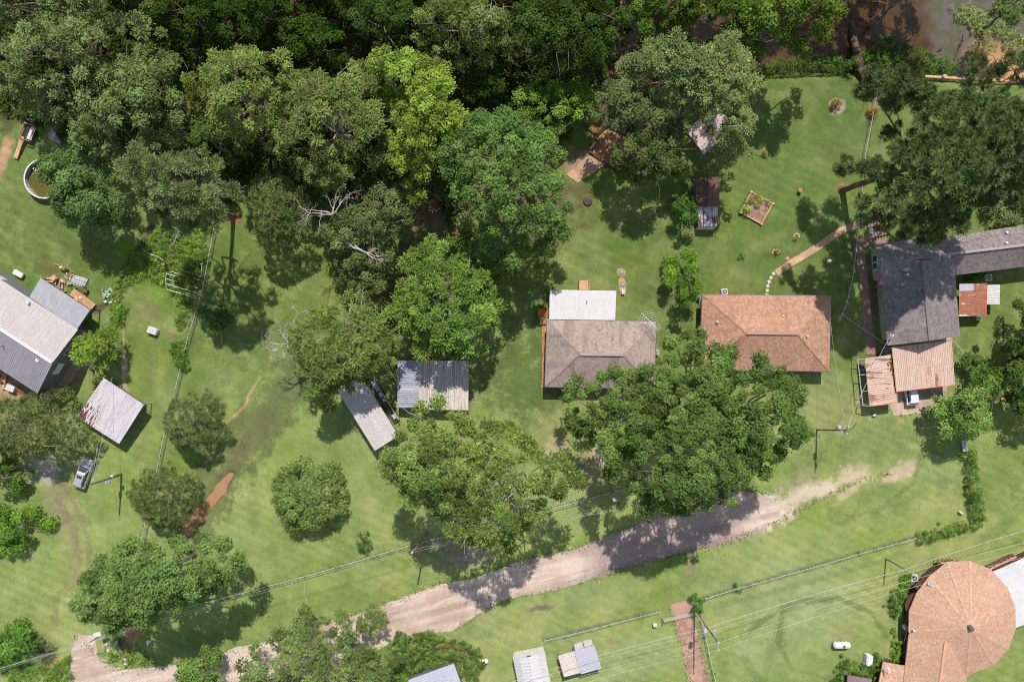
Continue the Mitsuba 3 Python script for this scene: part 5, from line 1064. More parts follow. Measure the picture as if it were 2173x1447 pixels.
mound('vegetable_plant', 'bush', '1577,444 1586,441 1590,446 1583,455 1576,451', .65, 'bright green patch of herbs in the corner of the timber bed', 'plant', None, (.12, .25, .035), .2)
ub = thing('pot', 'black pot at the left corner of the vegetable bed', 'pot'); c = W(1571, 451, .3); part(ub, 'body', MB().tube([[c[0], c[1], 0], [c[0], c[1], .55]], [.22, .28], 14).mesh(), 'black_plastic'); part(ub, 'soil', MB().tube([[c[0], c[1], .5], [c[0], c[1], .56]], .22, 12).mesh(), 'garden_soil')
for k_, (x, y) in enumerate(((1319, 577.5), (1321.5, 603.5))):
    sl = thing('septic_lid', ('upper' if not k_ else 'lower') + ' blue grey round lid in an orange sand patch', 'lid'); c = W(x, y, .1); part(sl, 'disc', MB().tube([[c[0], c[1], 0], [c[0], c[1], .14]], .37, 18).mesh(), 'blue_grey', smooth=40); part(sl, 'knob', MB().tube([[c[0], c[1], .14], [c[0], c[1], .2]], .1, 10).mesh(), 'galvanised')
wb = thing('pump_box', 'small white box just below the lower round lid', 'box'); c = W(1322, 619.5, .3); part(wb, 'body', rbox(c, (.5, .75, .5), .05, .05), 'white_trim'); part(wb, 'lid', rbox(c + [0, .05, .27], (.42, .5, .05), .02, .05), 'off_white')

def propane(label, px, py, L, r, ang):
    k = thing('propane_tank', label, 'propane tank'); c = W(px, py, .6); d = np.array([math.cos(ang), math.sin(ang), 0])
    t = np.linspace(-1, 1, 15); x = np.sign(t) * np.abs(t) ** .6 * L / 2; e = np.clip((np.abs(x) - (L / 2 - r)) / r, 0, 1)
    pts = c + x[:, None] * d; pts[:, 2] = r + .25
    part(k, 'shell', MB().tube(pts, r * np.sqrt(np.clip(1 - e ** 2, .003, 1)), 20).mesh(), 'white_trim', smooth=45)
    part(k, 'dome', MB().tube([c * [1, 1, 0] + d * .15 + [0, 0, 2 * r + .2], c * [1, 1, 0] + d * .15 + [0, 0, 2 * r + .38]], .2, 14).mesh(), 'dark_steel')
    for s in (-1, 1): part(k, 'leg', MB().box(c * [1, 1, 0] + d * s * L * .3 + [0, 0, .15], d * .12, np.array([-d[1], d[0], 0]) * r * .7, [0, 0, .16]).mesh(), 'galvanised')
propane('white propane tank with dark dome on the mown grass', 1785.5, 1367.5, 2.75, .52, 0.0)
propane('small white propane tank beside brush and the white barn', 1025, 1404, 1.7, .38, .25)
wc = thing('storage_box', 'white plastic storage box by shrubs near the round house', 'box'); c = W(1842, 1399, .7); part(wc, 'body', rbox(c - [0, 0, .1], (.85, 1.6, 1.1), .08, -.1), 'white_siding'); part(wc, 'lid', rbox(c + [.12, 0, .5], (.75, 1.65, .12), .05, -.1), 'white_trim')
dish = thing('satellite_antenna', 'white antenna mast on the low salmon roof', 'antenna'); c = W(1886, 1422, 4.2); part(dish, 'boom', MB().beam(c + [-.6, .45, .1], c + [1.1, -.15, .1], .06, .06).mesh(), 'white_trim'); part(dish, 'reflector', rbox(c, (.2, 1.1, .12), .03, .1), 'white_trim'); part(dish, 'mast', MB().tube([[c[0], c[1], 2.7], c], .04, 6).mesh(), 'galvanised'); part(dish, 'element', MB().beam(c + [-.2, .3, .1], c + [-.15, 1.0, .1], .05, .05).mesh(), 'white_trim')
# small planted things on the right lawn
for (px, py, h, lab, col) in ((1573, 541, .9, 'small dark green shrub below the vegetable bed', (.06, .10, .03)), (1645, 535, .8, 'young plant in a straw ring left of the stepping stones', (.20, .17, .08)), (1690, 504, .8, 'thin seedling in a straw ring above the garden path', (.18, .18, .08)), (1798, 325, 1.2, 'thin trailing vine plant beside the lawn fence', (.10, .16, .05)), (1797, 350, .6, 'straw coloured tuft near the big pine base', (.24, .18, .09)), (1622, 324, .5, 'tiny brown seedling on the open right lawn', (.22, .16, .08))):
    r = 5; mound('seedling', 'bush', f'{px-r},{py-r*.6} {px+r*.4},{py-r*1.1} {px+r},{py+r*.3} {px-r*.2},{py+r}', h, lab, 'plant', None, col, den=.7)
for (px, py) in ((1645, 536), (1690, 502)):
    c = W(px, py, .05); t_ = np.linspace(-.6, 4.3, 14); k_ = single('straw_ring', MB().tube(np.column_stack([c[0] + .42 * np.cos(t_), c[1] + .42 * np.sin(t_), np.full(14, .06)]), .11, 6).mesh(), 'pale_wood', 'straw ring round the ' + ('young plant left of the stepping stones' if px < 1660 else 'thin seedling above the garden path'), 'mulch ring', smooth=50)
fp = thing('fire_pit', 'small dark burner pot on the open right lawn', 'pot'); c = W(1697.5, 404, .5); part(fp, 'bowl', MB().tube([[c[0], c[1], .25], [c[0], c[1], .7]], [.2, .36], 14).mesh(), 'rust_rail', smooth=40); part(fp, 'fill', MB().tube([[c[0], c[1], .6], [c[0], c[1], .72]], .27, 12).mesh(), 'mulch'); part(fp, 'stand', MB().tube([[c[0], c[1], 0], [c[0], c[1], .3]], .12, 8).mesh(), 'dark_steel')
mound('flower_bed', 'bush', '1763,222 1768,212 1780,212 1786,222 1780,233 1768,232', .9, 'ring bed of yellow and dark foliage on the right lawn', 'flower bed', None, (.12, .10, .045), young=.2, tint=[1.7, 1.4, .6])
mound('flower_bed', 'bush', '1842,236 1850,229 1862,232 1866,226 1868,238 1856,246 1845,246', .8, 'orange brown planting at the lawn fence line', 'flower bed', None, (.14, .105, .05), young=.25, tint=[1.5, 1.0, .6])
bs_ = thing('stump', 'burnt stump on the grass right of the big oak', 'stump'); c = W(1247, 429, 0); part(bs_, 'stump', MB().tube([c, c + [0, 0, .35]], [.75, .55], 12).mesh(), 'dark_wood', smooth=40); part(bs_, 'top', MB().tube([c + [0, 0, .35], c + [0, 0, .37]], .5, 12).mesh(), 'black_plastic')
lg = thing('fallen_log', 'dark charred log lying from the lawn into the creek', 'log'); part(lg, 'trunk', MB().tube([W(1826, 188, .4), W(1838, 172, .4), W(1828, 150, .35), W(1820, 120, -.3), W(1812, 85, -1.0), W(1806, 50, -1.5)], [.75, .8, .75, .65, .55, .4], 12).mesh(), 'char', smooth=50); part(lg, 'stub', MB().tube([W(1836, 176, .4), W(1816, 189, .5)], [.5, .35], 10).mesh(), 'char', smooth=50); part(lg, 'cut_end', MB().tube([W(1813.5, 190.5, .5), W(1812.8, 191, .5)], .3, 10).mesh(), 'pale_wood')
grainy('char', (.07, .045, .035), .6, 3, c2=(.13, .085, .065))
st_ = thing('stump', 'pale cut stump on the timber edging by the creek', 'stump'); c = W(2000, 166, 0); part(st_, 'stump', MB().tube([c, c + [.1, .1, .5]], [.5, .38], 10).mesh(), 'bark', smooth=40); part(st_, 'top', MB().tube([c + [.1, .1, .5], c + [.1, .1, .53]], .34, 10).mesh(), 'pale_wood')
for k_, (a, c) in enumerate((((1990, 110), (1998, 100)), ((2025, 128), (2036, 92)), ((2037, 100), (2044, 72)))):
    single('driftwood', MB().tube([W(*a, -1.5), (W(*a, -1.35) + W(*c, -1.35)) / 2 + [.2, 0, .1], W(*c, -1.45)], [.14, .12, .07], 6).mesh(), 'char', ('curled', 'long forked', 'thin upright')[k_] + ' dark branch sticking out of the grey creek water', 'branch')
bk = thing('bench', 'grey slatted bench beside the hedge under the right tree', 'bench')
for k_ in range(5): part(bk, 'slat', MB().beam(W(2041 + k_ * 2.2, 934, .5 if k_ < 4 else .8), W(2044 + k_ * 2.2, 958, .5 if k_ < 4 else .8), .12, .05).mesh(), 'galvanised')
for y in (936, 956): part(bk, 'leg', MB().beam(W(2042, y, .25), W(2050, y, .25), .08, .5).mesh(), 'dark_steel')
hs = single('hose', MB().tube([W(2066, 988, .05), W(2080, 990, .05), W(2091, 994, .05), W(2089, 999, .05), W(2083, 997, .05)], .05, 6).mesh(), 'hose_yellow', 'yellow hose lying beside the vine covered hedge', 'hose'); plain('hose_yellow', (.55, .38, .06), .5)
wm_ = thing('yard_ornament', 'small white ornament on the grass by the hedge corner', 'ornament'); c = W(2038, 1087, .4); part(wm_, 'body', rbox(c, (.5, .3, .5), .1, -.6), 'white_trim'); part(wm_, 'tail', rbox(c + [.35, -.25, -.1], (.4, .15, .2), .05, -.6), 'off_white')
bin_ = thing('flag_marker', 'pale blue triangular sheet on the grass by the road corner', 'marker'); c = W(318, 1362, .3); part(bin_, 'sheet', hull(np.array([c + [-.45, .35, .2], c + [.4, .3, .2], c + [-.3, -.5, .3], c + [-.4, .3, .1], c + [.35, .25, .1], c + [-.25, -.45, .2]])), 'pale_liner'); part(bin_, 'stake', MB().beam(c - [0, 0, .3], c + [0, 0, .2], .05, .05, (0, 1, 0)).mesh(), 'dark_steel')
for k_, (x, y) in enumerate(((226.5, 1367), (230, 1379.5))): single('rock', rbox(W(x, y, .2), (.4, .5, .5), .14, .5 * k_), 'off_white', ('upper' if not k_ else 'lower') + ' white marker rock beside the concrete driveway', 'rock')
cu = thing('culvert', 'corrugated culvert pipe mouth in the ditch by the road', 'culvert'); t_ = np.linspace(0, 1, 12)[:, None]; pp = W(266, 1394, -.2) + (W(267, 1408, -.2) - W(266, 1394, -.2)) * t_; part(cu, 'pipe', MB().tube(pp, .32 + .03 * (np.arange(12) % 2), 14, cap=False).mesh(), 'galvanised')
gs = thing('garden_slab', 'orange paving slab beside the upper end of the stepping stones', 'paver'); c = W(1671, 548, .05); part(gs, 'slab', rbox(c, (.6, .45, .12), .03, .5), 'tan_path')
sk = thing('sprinkler', 'white ball shaped sprinkler head on the shaded lawn', 'sprinkler'); c = W(1761, 553.5, .25); part(sk, 'bowl', MB().tube([[c[0], c[1], 0], [c[0], c[1], .3]], [.12, .25], 12).mesh(), 'white_trim', smooth=40); part(sk, 'base', MB().tube([[c[0], c[1], 0], [c[0], c[1], .06]], .3, 12).mesh(), 'off_white')
gr = thing('grill', 'grey barbecue grill with side shelf below the rusty shed roof', 'grill'); c = W(2077, 676, .9); part(gr, 'lid', rbox(c, (.9, .45, .4), .12), 'galvanised'); part(gr, 'shelf', rbox(c + [0, 0, -.2], (1.5, .4, .06), .02), 'dark_steel'); part(gr, 'leg', MB().beam(c - [.5, 0, .9], c - [.5, 0, .2], .06, .06, (0, 1, 0)).beam(c - [-.5, 0, .9], c - [-.5, 0, .2], .06, .06, (0, 1, 0)).mesh(), 'dark_steel')
pp_ = thing('plant_pot', 'brown clay pot on the lawn near the dark right shrubs', 'pot'); c = W(2135, 691, .4); part(pp_, 'body', MB().tube([[c[0], c[1], 0], [c[0], c[1], .55]], [.22, .33], 14).mesh(), 'rust_rail', smooth=40); part(pp_, 'soil', MB().tube([[c[0], c[1], .48], [c[0], c[1], .56]], .26, 12).mesh(), 'black_plastic')
fp2 = thing('fire_ring', 'rusty fire ring on the shaded ground right of the tree', 'fire ring'); c = W(2129, 844, .3); part(fp2, 'ring', MB().tube([[c[0], c[1], 0], [c[0], c[1], .4]], .42, 16, cap=False).mesh(), 'rust_rail'); part(fp2, 'ash', MB().tube([[c[0], c[1], 0], [c[0], c[1], .15]], .38, 14).mesh(), 'mulch')
mw2 = thing('mower', 'grey and black machine stored under the lean-to carport frame', 'mower'); c = W(1829, 781, .6); part(mw2, 'body', rbox(c, (.7, 1.3, .5), .1, .1), 'dark_steel'); part(mw2, 'seat', rbox(c + [0, -.25, .4], (.45, .45, .35), .08), 'blue_grey'); part(mw2, 'engine', rbox(c + [.05, .4, .3], (.4, .4, .25), .08), 'galvanised')
for s in (-1, 1):
    for u in (-.4, .45): p = c + [s * .4, u, -.35]; part(mw2, 'wheel', MB().tube([p - [.08, 0, 0], p + [.08, 0, 0]], .22, 10).mesh(), 'tyre_rubber')
bp = thing('bird_bath', 'small blue and white pot below the lower carport', 'pot'); c = W(1856, 880, .3); part(bp, 'bowl', MB().tube([[c[0], c[1], 0], [c[0], c[1], .45]], [.15, .25], 12).mesh(), 'blue_grey', smooth=40); part(bp, 'fill', rbox(c + [-.2, -.1, .1], (.3, .25, .3), .06), 'white_trim')
ut2 = thing('tin_sheet', 'white sheet metal lid below the dark tree by the gully', 'sheet'); c = W(1369, 369, .6); part(ut2, 'sheet', MB().box(c, [1.0, .25, 0], [-.15, .55, 0], [0, 0, .03]).mesh(), 'pale_liner'); part(ut2, 'trestle', MB().beam(c - [.5, 0, .3], c - [-.5, 0, .3], .5, .5).mesh(), 'dark_wood')

# ---------------------------------------------------------------- trees
# upper left wood
G1, G2, G3 = (.112, .138, .074), (.085, .108, .05), (.124, .148, .062)
tree('tree', 'grey', 20, '0,60 60,20 150,0 260,5 300,30 305,70 330,95 300,130 250,160 215,200 175,235 110,242 60,222 20,215 -30,190 -60,80', 'huge grey green tree in the top left corner', col=G1, limbs=12)
tree('tree', 'grey', 21, '-80,-60 60,-70 220,-60 290,-30 290,10 200,30 100,30 -40,90', 'grey green tree cut by the top edge at the far left', col=G1)
tree('tree', 'oak', 19, '235,130 300,105 350,95 385,130 395,180 392,225 375,262 330,285 290,312 250,295 205,305 150,290 115,278 118,245 170,225 215,190', 'dark grey green tree just below the top left corner tree', col=(.098, .126, .062), limbs=12)
tree('tree', 'cedar', 14, '392,190 408,160 428,150 440,185 432,235 412,262 396,235', 'yellowish feathery conifer between the grey green woods trees', col=(.115, .135, .03))
tree('tree', 'grey', 20, '415,150 430,115 470,88 520,85 570,92 600,120 612,170 600,235 560,290 520,310 500,285 465,290 440,255 420,210', 'light green spreading tree left of the yellow green tree group', col=G3, limbs=14)
tree('tree', 'grey', 19, '590,135 640,118 690,135 740,115 790,135 815,190 818,260 800,330 770,345 730,360 700,385 655,395 640,360 600,330 560,310 570,250 600,200', 'broad loose tree with bare grey twigs beside the yellow green tree', col=(.112, .13, .06), limbs=12, bare=5, gaps=.14, den=1.2)
tree('tree', 'bright', 19, '770,135 785,105 840,88 885,84 915,110 955,140 965,185 975,215 982,255 960,280 935,295 925,330 905,370 885,395 850,380 822,340 815,300 818,240 808,190', 'bright yellow green tree in the middle of the wood', col=(.122, .168, .042), cvar=.26, young=.05, under=.9, den=1.1, gaps=0, sp=1.25, amp=1.6)
tree('tree', 'oak', 21, '935,290 965,262 1000,238 1045,230 1085,215 1140,235 1172,255 1195,285 1190,335 1182,372 1212,405 1226,440 1210,470 1170,505 1120,535 1065,540 1040,515 1005,480 985,440 950,395 925,360 925,320', 'large mid green oak beside the shaded back lawn', col=(.078, .125, .048), limbs=14)
tree('tree', 'bright', 8, '1062,215 1085,182 1125,162 1150,174 1195,160 1240,160 1264,188 1272,225 1248,252 1215,268 1185,275 1150,262 1110,240', 'light green tree behind the large mid green oak', col=(.115, .175, .04))
tree('tree', 'oak', 15, '1268,195 1300,160 1340,165 1395,195 1425,225 1455,260 1440,300 1390,275 1350,280 1300,268 1272,240', 'grey olive tree over the gully behind the back lawn', col=(.082, .10, .055), gaps=.25)
tree('tree', 'oak', 13, '1292,322 1312,296 1345,275 1400,285 1445,300 1452,335 1430,365 1390,378 1345,368 1322,350 1298,342', 'dark olive tree shading the gully and tan slab', col=(.062, .082, .036), gaps=.2)
tree('tree', 'grey', 19, '1322,120 1345,95 1390,72 1440,68 1480,85 1530,55 1580,62 1598,100 1618,145 1608,185 1600,200 1632,232 1618,262 1608,305 1582,322 1560,315 1535,290 1515,268 1475,250 1430,205 1390,185 1345,162', 'large pale green tree at the creek behind the tin shelter', col=(.118, .148, .08), limbs=10, sp=1.22, under=.9, gaps=.02)
# dark wood along the top edge, its tree shade also put into the leaf colours
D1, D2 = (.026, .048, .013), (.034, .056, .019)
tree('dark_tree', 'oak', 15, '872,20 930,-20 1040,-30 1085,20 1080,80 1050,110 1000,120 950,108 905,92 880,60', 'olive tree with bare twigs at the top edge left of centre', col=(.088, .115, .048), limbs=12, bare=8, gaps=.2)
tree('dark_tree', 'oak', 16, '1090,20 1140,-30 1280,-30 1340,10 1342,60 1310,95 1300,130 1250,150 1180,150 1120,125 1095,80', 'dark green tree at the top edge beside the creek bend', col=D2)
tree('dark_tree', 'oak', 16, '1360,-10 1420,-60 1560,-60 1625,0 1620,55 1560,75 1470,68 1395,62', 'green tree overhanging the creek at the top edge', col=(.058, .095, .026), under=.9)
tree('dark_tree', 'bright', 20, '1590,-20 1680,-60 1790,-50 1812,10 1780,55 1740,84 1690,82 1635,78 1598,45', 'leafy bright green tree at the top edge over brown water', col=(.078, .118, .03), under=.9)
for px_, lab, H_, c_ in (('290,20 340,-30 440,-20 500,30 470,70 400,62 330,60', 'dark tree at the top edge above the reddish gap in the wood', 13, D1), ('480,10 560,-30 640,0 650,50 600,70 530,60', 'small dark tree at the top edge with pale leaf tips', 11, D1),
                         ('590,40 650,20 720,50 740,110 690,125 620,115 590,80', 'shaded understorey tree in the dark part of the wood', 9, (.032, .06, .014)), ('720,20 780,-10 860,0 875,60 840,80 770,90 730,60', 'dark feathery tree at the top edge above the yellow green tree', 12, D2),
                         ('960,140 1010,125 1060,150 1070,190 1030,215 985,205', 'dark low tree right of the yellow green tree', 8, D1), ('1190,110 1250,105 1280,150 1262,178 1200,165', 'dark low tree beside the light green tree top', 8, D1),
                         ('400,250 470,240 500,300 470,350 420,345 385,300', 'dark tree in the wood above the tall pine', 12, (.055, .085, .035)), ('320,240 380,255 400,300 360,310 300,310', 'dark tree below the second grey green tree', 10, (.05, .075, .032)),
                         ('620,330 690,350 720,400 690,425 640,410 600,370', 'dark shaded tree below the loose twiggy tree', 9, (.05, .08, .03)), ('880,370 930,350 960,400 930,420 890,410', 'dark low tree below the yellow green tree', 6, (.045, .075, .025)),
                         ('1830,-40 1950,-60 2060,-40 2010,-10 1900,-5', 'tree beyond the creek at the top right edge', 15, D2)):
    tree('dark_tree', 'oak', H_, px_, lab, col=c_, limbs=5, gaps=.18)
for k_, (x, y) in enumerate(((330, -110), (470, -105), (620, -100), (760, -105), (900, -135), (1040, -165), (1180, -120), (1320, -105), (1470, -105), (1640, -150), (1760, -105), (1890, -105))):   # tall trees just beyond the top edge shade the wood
    tree('tall_tree', 'oak', 24, xy(f'{x-80},{y-40} {x-20},{y-90} {x+60},{y-70} {x+85},{y} {x+40},{y+60} {x-50},{y+55}'), 'unseen tall tree beyond the top edge shading the wood', group='unseen tall trees shading the wood', col=D2, den=1.0, leaf=1.5, gaps=.03, limbs=4)
mound('undergrowth', 'oak', '-60,-60 1330,-60 1300,60 1280,170 1180,300 1000,300 960,480 900,360 700,420 560,360 470,440 430,300 330,300 240,320 130,290 -20,215', 2.6, 'dark undergrowth added to deepen the shaded gaps of the wood', 'undergrowth', col=(.028, .045, .014), kindstuff=1, den=.42, gaps=.12, leaf=1.35)  # added layer; its near black leaves put shade into the gaps
# middle
tree('pine', 'pine', 26, '232,345 262,300 305,290 335,318 362,325 385,302 412,308 430,345 452,372 492,392 498,425 468,432 440,450 420,490 385,488 350,482 320,474 300,440 275,430 262,395 240,375', 'tall pine with tufted crown left of the middle lot', base=(495, 461), bark='pine_bark', rim=.72, limbs=12, gaps=.12, trunk_r=.38, under=.6, den=1.2, col=(.112, .142, .084))
tree('pine', 'pine', 29, '1818,315 1850,302 1880,328 1925,300 1935,262 1945,235 1965,222 1905,200 1868,168 1890,148 1935,138 1985,158 2040,185 2090,195 2140,180 2173,185 2230,230 2240,420 2173,410 2140,420 2095,440 2070,480 2010,500 1960,490 1930,460 1900,440 1872,418 1885,398 1925,388 1920,350 1850,345', 'huge dark pine leaning over the grey house', base=(1787, 404), bark='pine_bark', rim=.62, limbs=14, gaps=.05, trunk_r=.52, col=(.072, .098, .052), under=.9, amp=2.2, den=1.35, sp=.95)
tree('pine', 'pine', 24, '2085,125 2110,110 2140,118 2173,100 2260,110 2250,170 2170,165 2120,168', 'pine branch tips at the right edge over muddy water', bark='pine_bark', rim=.7, col=(.065, .085, .045), limbs=8, base=(2160, 150))
tree('tree', 'oak', 13, '64,338 105,303 155,312 195,342 222,375 248,410 248,450 225,478 190,470 160,468 130,462 96,436 96,408 76,392 66,362', 'tree with fresh leaves hanging over the round pool', col=(.078, .122, .06), sp=1.15, under=.9, den=1.1, gaps=.05)
tree('cedar', 'cedar', 11, '512,415 535,375 575,362 620,375 650,410 660,450 645,490 610,515 565,520 535,495 520,455', 'dull green cedar right of the tall pine', col=(.102, .122, .062))
tree('tree', 'oak', 13, '672,470 705,430 760,415 800,388 845,395 872,430 878,470 840,500 815,530 800,568 770,595 735,580 700,560 685,520', 'sparse oak with long pale dead branches', col=(.084, .108, .056), gaps=.18, limbs=14, bare=9)
tree('tree', 'pecan', 14.5, '800,665 830,620 845,560 870,515 905,488 960,485 990,515 985,545 1020,570 1050,610 1058,660 1052,705 1020,738 985,752 950,748 900,755 865,738 840,705 812,690', 'big fresh green tree behind the brown carport', col=(.098, .152, .046), limbs=14, bare=6, under=.45, gaps=.12)
tree('tree', 'grey', 14, '650,660 690,635 730,612 775,600 805,640 835,690 842,735 820,795 770,812 738,822 700,850 650,840 622,805 612,770 596,745 590,710 615,680', 'olive green tree above the slanted shed', col=(.102, .132, .052), limbs=14, bare=8, gaps=.14, sp=1.3)
tree('tree', 'oak', 10, '700,560 750,575 800,580 815,612 780,640 735,628 700,600', 'dark bronze leaved small tree between two larger trees', col=(.068, .08, .035), limbs=6)
tree('tree', 'oak', 9, '985,480 1040,520 1095,560 1090,600 1040,605 1000,560', 'shaded tree at the corner of the back lawn', col=(.085, .125, .045), limbs=6, under=.9)
tree('tree', 'oak', 5, '424,655 450,642 478,655 488,680 470,702 440,705 424,685', 'small dark tree in the pine shadow by the left fence', col=(.062, .105, .038), limbs=5)
tree('tree', 'oak', 23, '800,965 830,930 850,900 905,868 950,868 978,885 975,912 1000,930 1020,985 1010,1040 975,1090 930,1110 885,1085 850,1060 825,1020 805,1000', 'big yellow tinged tree below the slanted shed', rim=.68, col=(.102, .14, .054), young=.05, limbs=12, bare=3)
tree('tree', 'grey', 24, '1010,940 1045,895 1085,905 1120,940 1175,965 1225,1000 1235,1035 1205,1060 1165,1065 1145,1120 1105,1140 1090,1175 1040,1190 1000,1165 965,1140 950,1100 985,1060 1010,1010', 'olive tree with bare twigs beside the road verge', rim=.68, col=(.098, .13, .05), limbs=16, bare=10, young=.08)
tree('tree', 'oak', 18, '1188,850 1222,808 1275,782 1330,792 1390,800 1425,850 1425,920 1380,965 1310,975 1250,940 1208,905', 'round tree covering the lower right of the brown roof', col=(.09, .13, .05), limbs=10)
tree('tree', 'oak', 23, '1385,790 1405,740 1450,705 1498,702 1540,735 1570,775 1575,840 1530,900 1460,930 1400,900 1370,840', 'dark green tree between the brown and orange roofs', rim=.68, col=(.076, .115, .044), limbs=10)
tree('tree', 'oak', 23, '1535,790 1560,760 1590,738 1635,742 1685,785 1718,845 1735,905 1732,950 1692,968 1640,1008 1580,1015 1530,970 1500,890 1510,830', 'dark green tree below the right half of the orange roof', rim=.68, col=(.072, .108, .042), limbs=10)
tree('tree', 'oak', 25, '1290,940 1340,915 1390,860 1460,860 1530,850 1580,930 1615,1000 1585,1060 1535,1092 1490,1085 1440,1112 1380,1088 1340,1066 1300,1010', 'dark green tree overhanging the shaded gravel road', rim=.68, col=(.078, .115, .045), limbs=12)
tree('tree', 'oak', 7.5, '1425,560 1438,535 1465,528 1486,540 1490,580 1488,625 1475,650 1445,655 1428,630 1420,595', 'oblong bright green tree left of the orange roof', col=(.085, .145, .03), limbs=5, rim=.35)
tree('tree', 'oak', 5.5, '1430,440 1445,415 1470,418 1485,440 1490,470 1470,488 1442,486 1428,468', 'small dark tree beside the streaked tin lean-to', col=(.045, .09, .025), limbs=5, rim=.35)
tree('tree', 'oak', 6.2, '577,1035 600,1005 640,990 675,992 705,1015 722,1045 722,1080 700,1108 660,1122 620,1118 592,1095 578,1065', 'round lone tree in the middle of the mown lot', col=(.112, .155, .068), rim=.3, limbs=6, gaps=0, sp=.95, amp=.7, den=1.1, power=.5, cvar=.12)
tree('cedar', 'cedar', 7.5, '345,870 372,850 410,842 445,855 468,890 470,925 450,955 410,960 370,950 345,925 335,895', 'grey green cedar on the left fence line', col=(.108, .136, .074), rim=.3)
tree('cedar', 'cedar', 7.0, '268,1030 296,1000 335,990 376,1005 404,1035 410,1066 392,1098 360,1125 325,1125 285,1100 268,1065', 'brownish cedar beside the orange puddle', col=(.104, .126, .064), rim=.3)
tree('tree', 'oak', 20, '330,1165 365,1145 400,1155 432,1172 470,1192 490,1215 465,1255 420,1278 380,1310 330,1330 270,1352 215,1342 150,1335 138,1290 155,1240 172,1205 230,1180 290,1165', 'wide spreading tree at the corner by the road', col=(.095, .14, .06), limbs=14, gaps=.05, sp=1.2, amp=1.6, rim=.6)
tree('cedar', 'cedar', 9.5, '-60,870 0,850 60,838 110,830 118,850 140,885 155,920 150,950 110,960 95,980 40,975 0,962 -60,985', 'large dull cedar at the left edge below the pale house', col=(.112, .124, .068), limbs=10, rim=.35, bare=3)
tree('tree', 'oak', 4.5, '-30,1085 20,1078 55,1085 78,1108 72,1140 40,1165 5,1190 -40,1180', 'dense green bush tree at the left edge', col=(.085, .15, .035), rim=.25, limbs=5)
tree('tree', 'oak', 5, '-30,1350 20,1338 52,1348 65,1372 60,1400 20,1418 -30,1425', 'green bush tree in the bottom left corner', col=(.075, .14, .04), rim=.25, limbs=5)
tree('tree', 'oak', 6.5, '-40,1000 0,985 25,990 40,1020 20,1045 -30,1050', 'dark bush at the left edge beside the grey parking patch', col=(.06, .11, .03), rim=.3, limbs=5)
tree('tree', 'pecan', 7, '152,720 170,700 205,688 232,700 248,730 240,760 210,772 180,772 160,750', 'light green feathery tree at the gable end of the pale house', col=(.12, .18, .045), limbs=10, bare=3, rim=.4)
tree('tree', 'grey', 9, '505,1405 530,1380 580,1355 620,1330 665,1310 690,1300 700,1330 740,1310 775,1300 815,1310 820,1330 790,1345 780,1375 825,1400 830,1430 800,1470 700,1500 560,1490 510,1450', 'gnarled tree with pale twisting limbs at the bottom edge', col=(.105, .14, .064), gaps=.16, limbs=24, bare=18, under=.9, bark='pale_bark')
tree('tree', 'oak', 7, '360,1430 385,1405 430,1395 460,1420 455,1470 380,1480', 'small leafy tree at the bottom edge over the road', col=(.095, .145, .055), limbs=6)
tree('tree', 'oak', 8, '2006,860 2034,826 2070,816 2105,830 2125,870 2118,905 2085,930 2045,935 2015,915 2002,885', 'light green tree right of the concrete pad', col=(.11, .17, .062), limbs=8)
tree('tree', 'oak', 9, '2122,700 2146,662 2180,640 2260,650 2260,750 2200,762 2155,752 2130,732', 'dark tree at the right edge below the rusty shed roof', col=(.05, .075, .032), limbs=8)
tree('tree', 'oak', 6, '2046,775 2070,752 2100,755 2130,785 2138,820 2110,832 2080,808 2056,795', 'shrubby green tree between carport and dark right trees', col=(.07, .115, .035), limbs=6)
tree('tree', 'oak', 8, '2152,800 2180,770 2260,800 2260,900 2190,890 2150,850', 'deep green tree at the right edge above the fire ring', col=(.05, .08, .028), limbs=6)
tree('tree', 'oak', 17, xy('2185,800 2260,770 2330,800 2320,930 2250,960 2190,900'), 'tall tree beyond the right edge shading the hedge yard', col=(.08, .12, .04), limbs=6)
tree('tree', 'oak', 4.5, '2100,440 2130,412 2170,405 2230,420 2230,465 2160,478 2110,470', 'grey green bush above the right wing of the grey house', col=(.10, .135, .075), rim=.3, limbs=5)
tree('tree', 'oak', 12, '2185,20 2140,50 2125,20 2140,-20 2200,-40 2260,10', 'round bright bush tree in the top right corner by the creek', col=(.09, .13, .055), limbs=5)
# shrubs, hedges, weeds
mound('shrub', 'bush', '755,1148 768,1136 780,1142 788,1155 778,1168 760,1166', 2.2, 'small blue green shrub at the road fence', col=(.07, .11, .055))
mound('shrub', 'bush', '355,735 375,722 392,735 395,765 385,780 366,765', 1.8, 'bushy green shrub on the left fence line', col=(.085, .14, .035))
mound('hedge', 'bush', '2058,955 2068,952 2074,985 2082,1030 2088,1080 2092,1100 2072,1105 2062,1075 2055,1020', 2.0, 'vine covered hedge running down beside the right yard', 'hedge', col=(.085, .135, .045), young=.1)
mound('hedge', 'bush', '1948,1140 1985,1125 2030,1112 2070,1102 2092,1100 2090,1112 2050,1122 2000,1137 1955,1150', 1.7, 'low vine covered hedge along the fence near the round house', 'hedge', col=(.09, .145, .045), young=.1)
mound('shrub', 'bush', '1470,1272 1478,1264 1490,1272 1492,1292 1482,1304 1472,1298', 2.3, 'dark vine bush at the foot of the tall gate pole', col=(.065, .12, .03))
mound('shrub', 'bush', '1560,1253 1570,1250 1576,1256 1568,1260', .8, 'tiny dark shrub in the gap of the south fence', col=(.05, .08, .03))
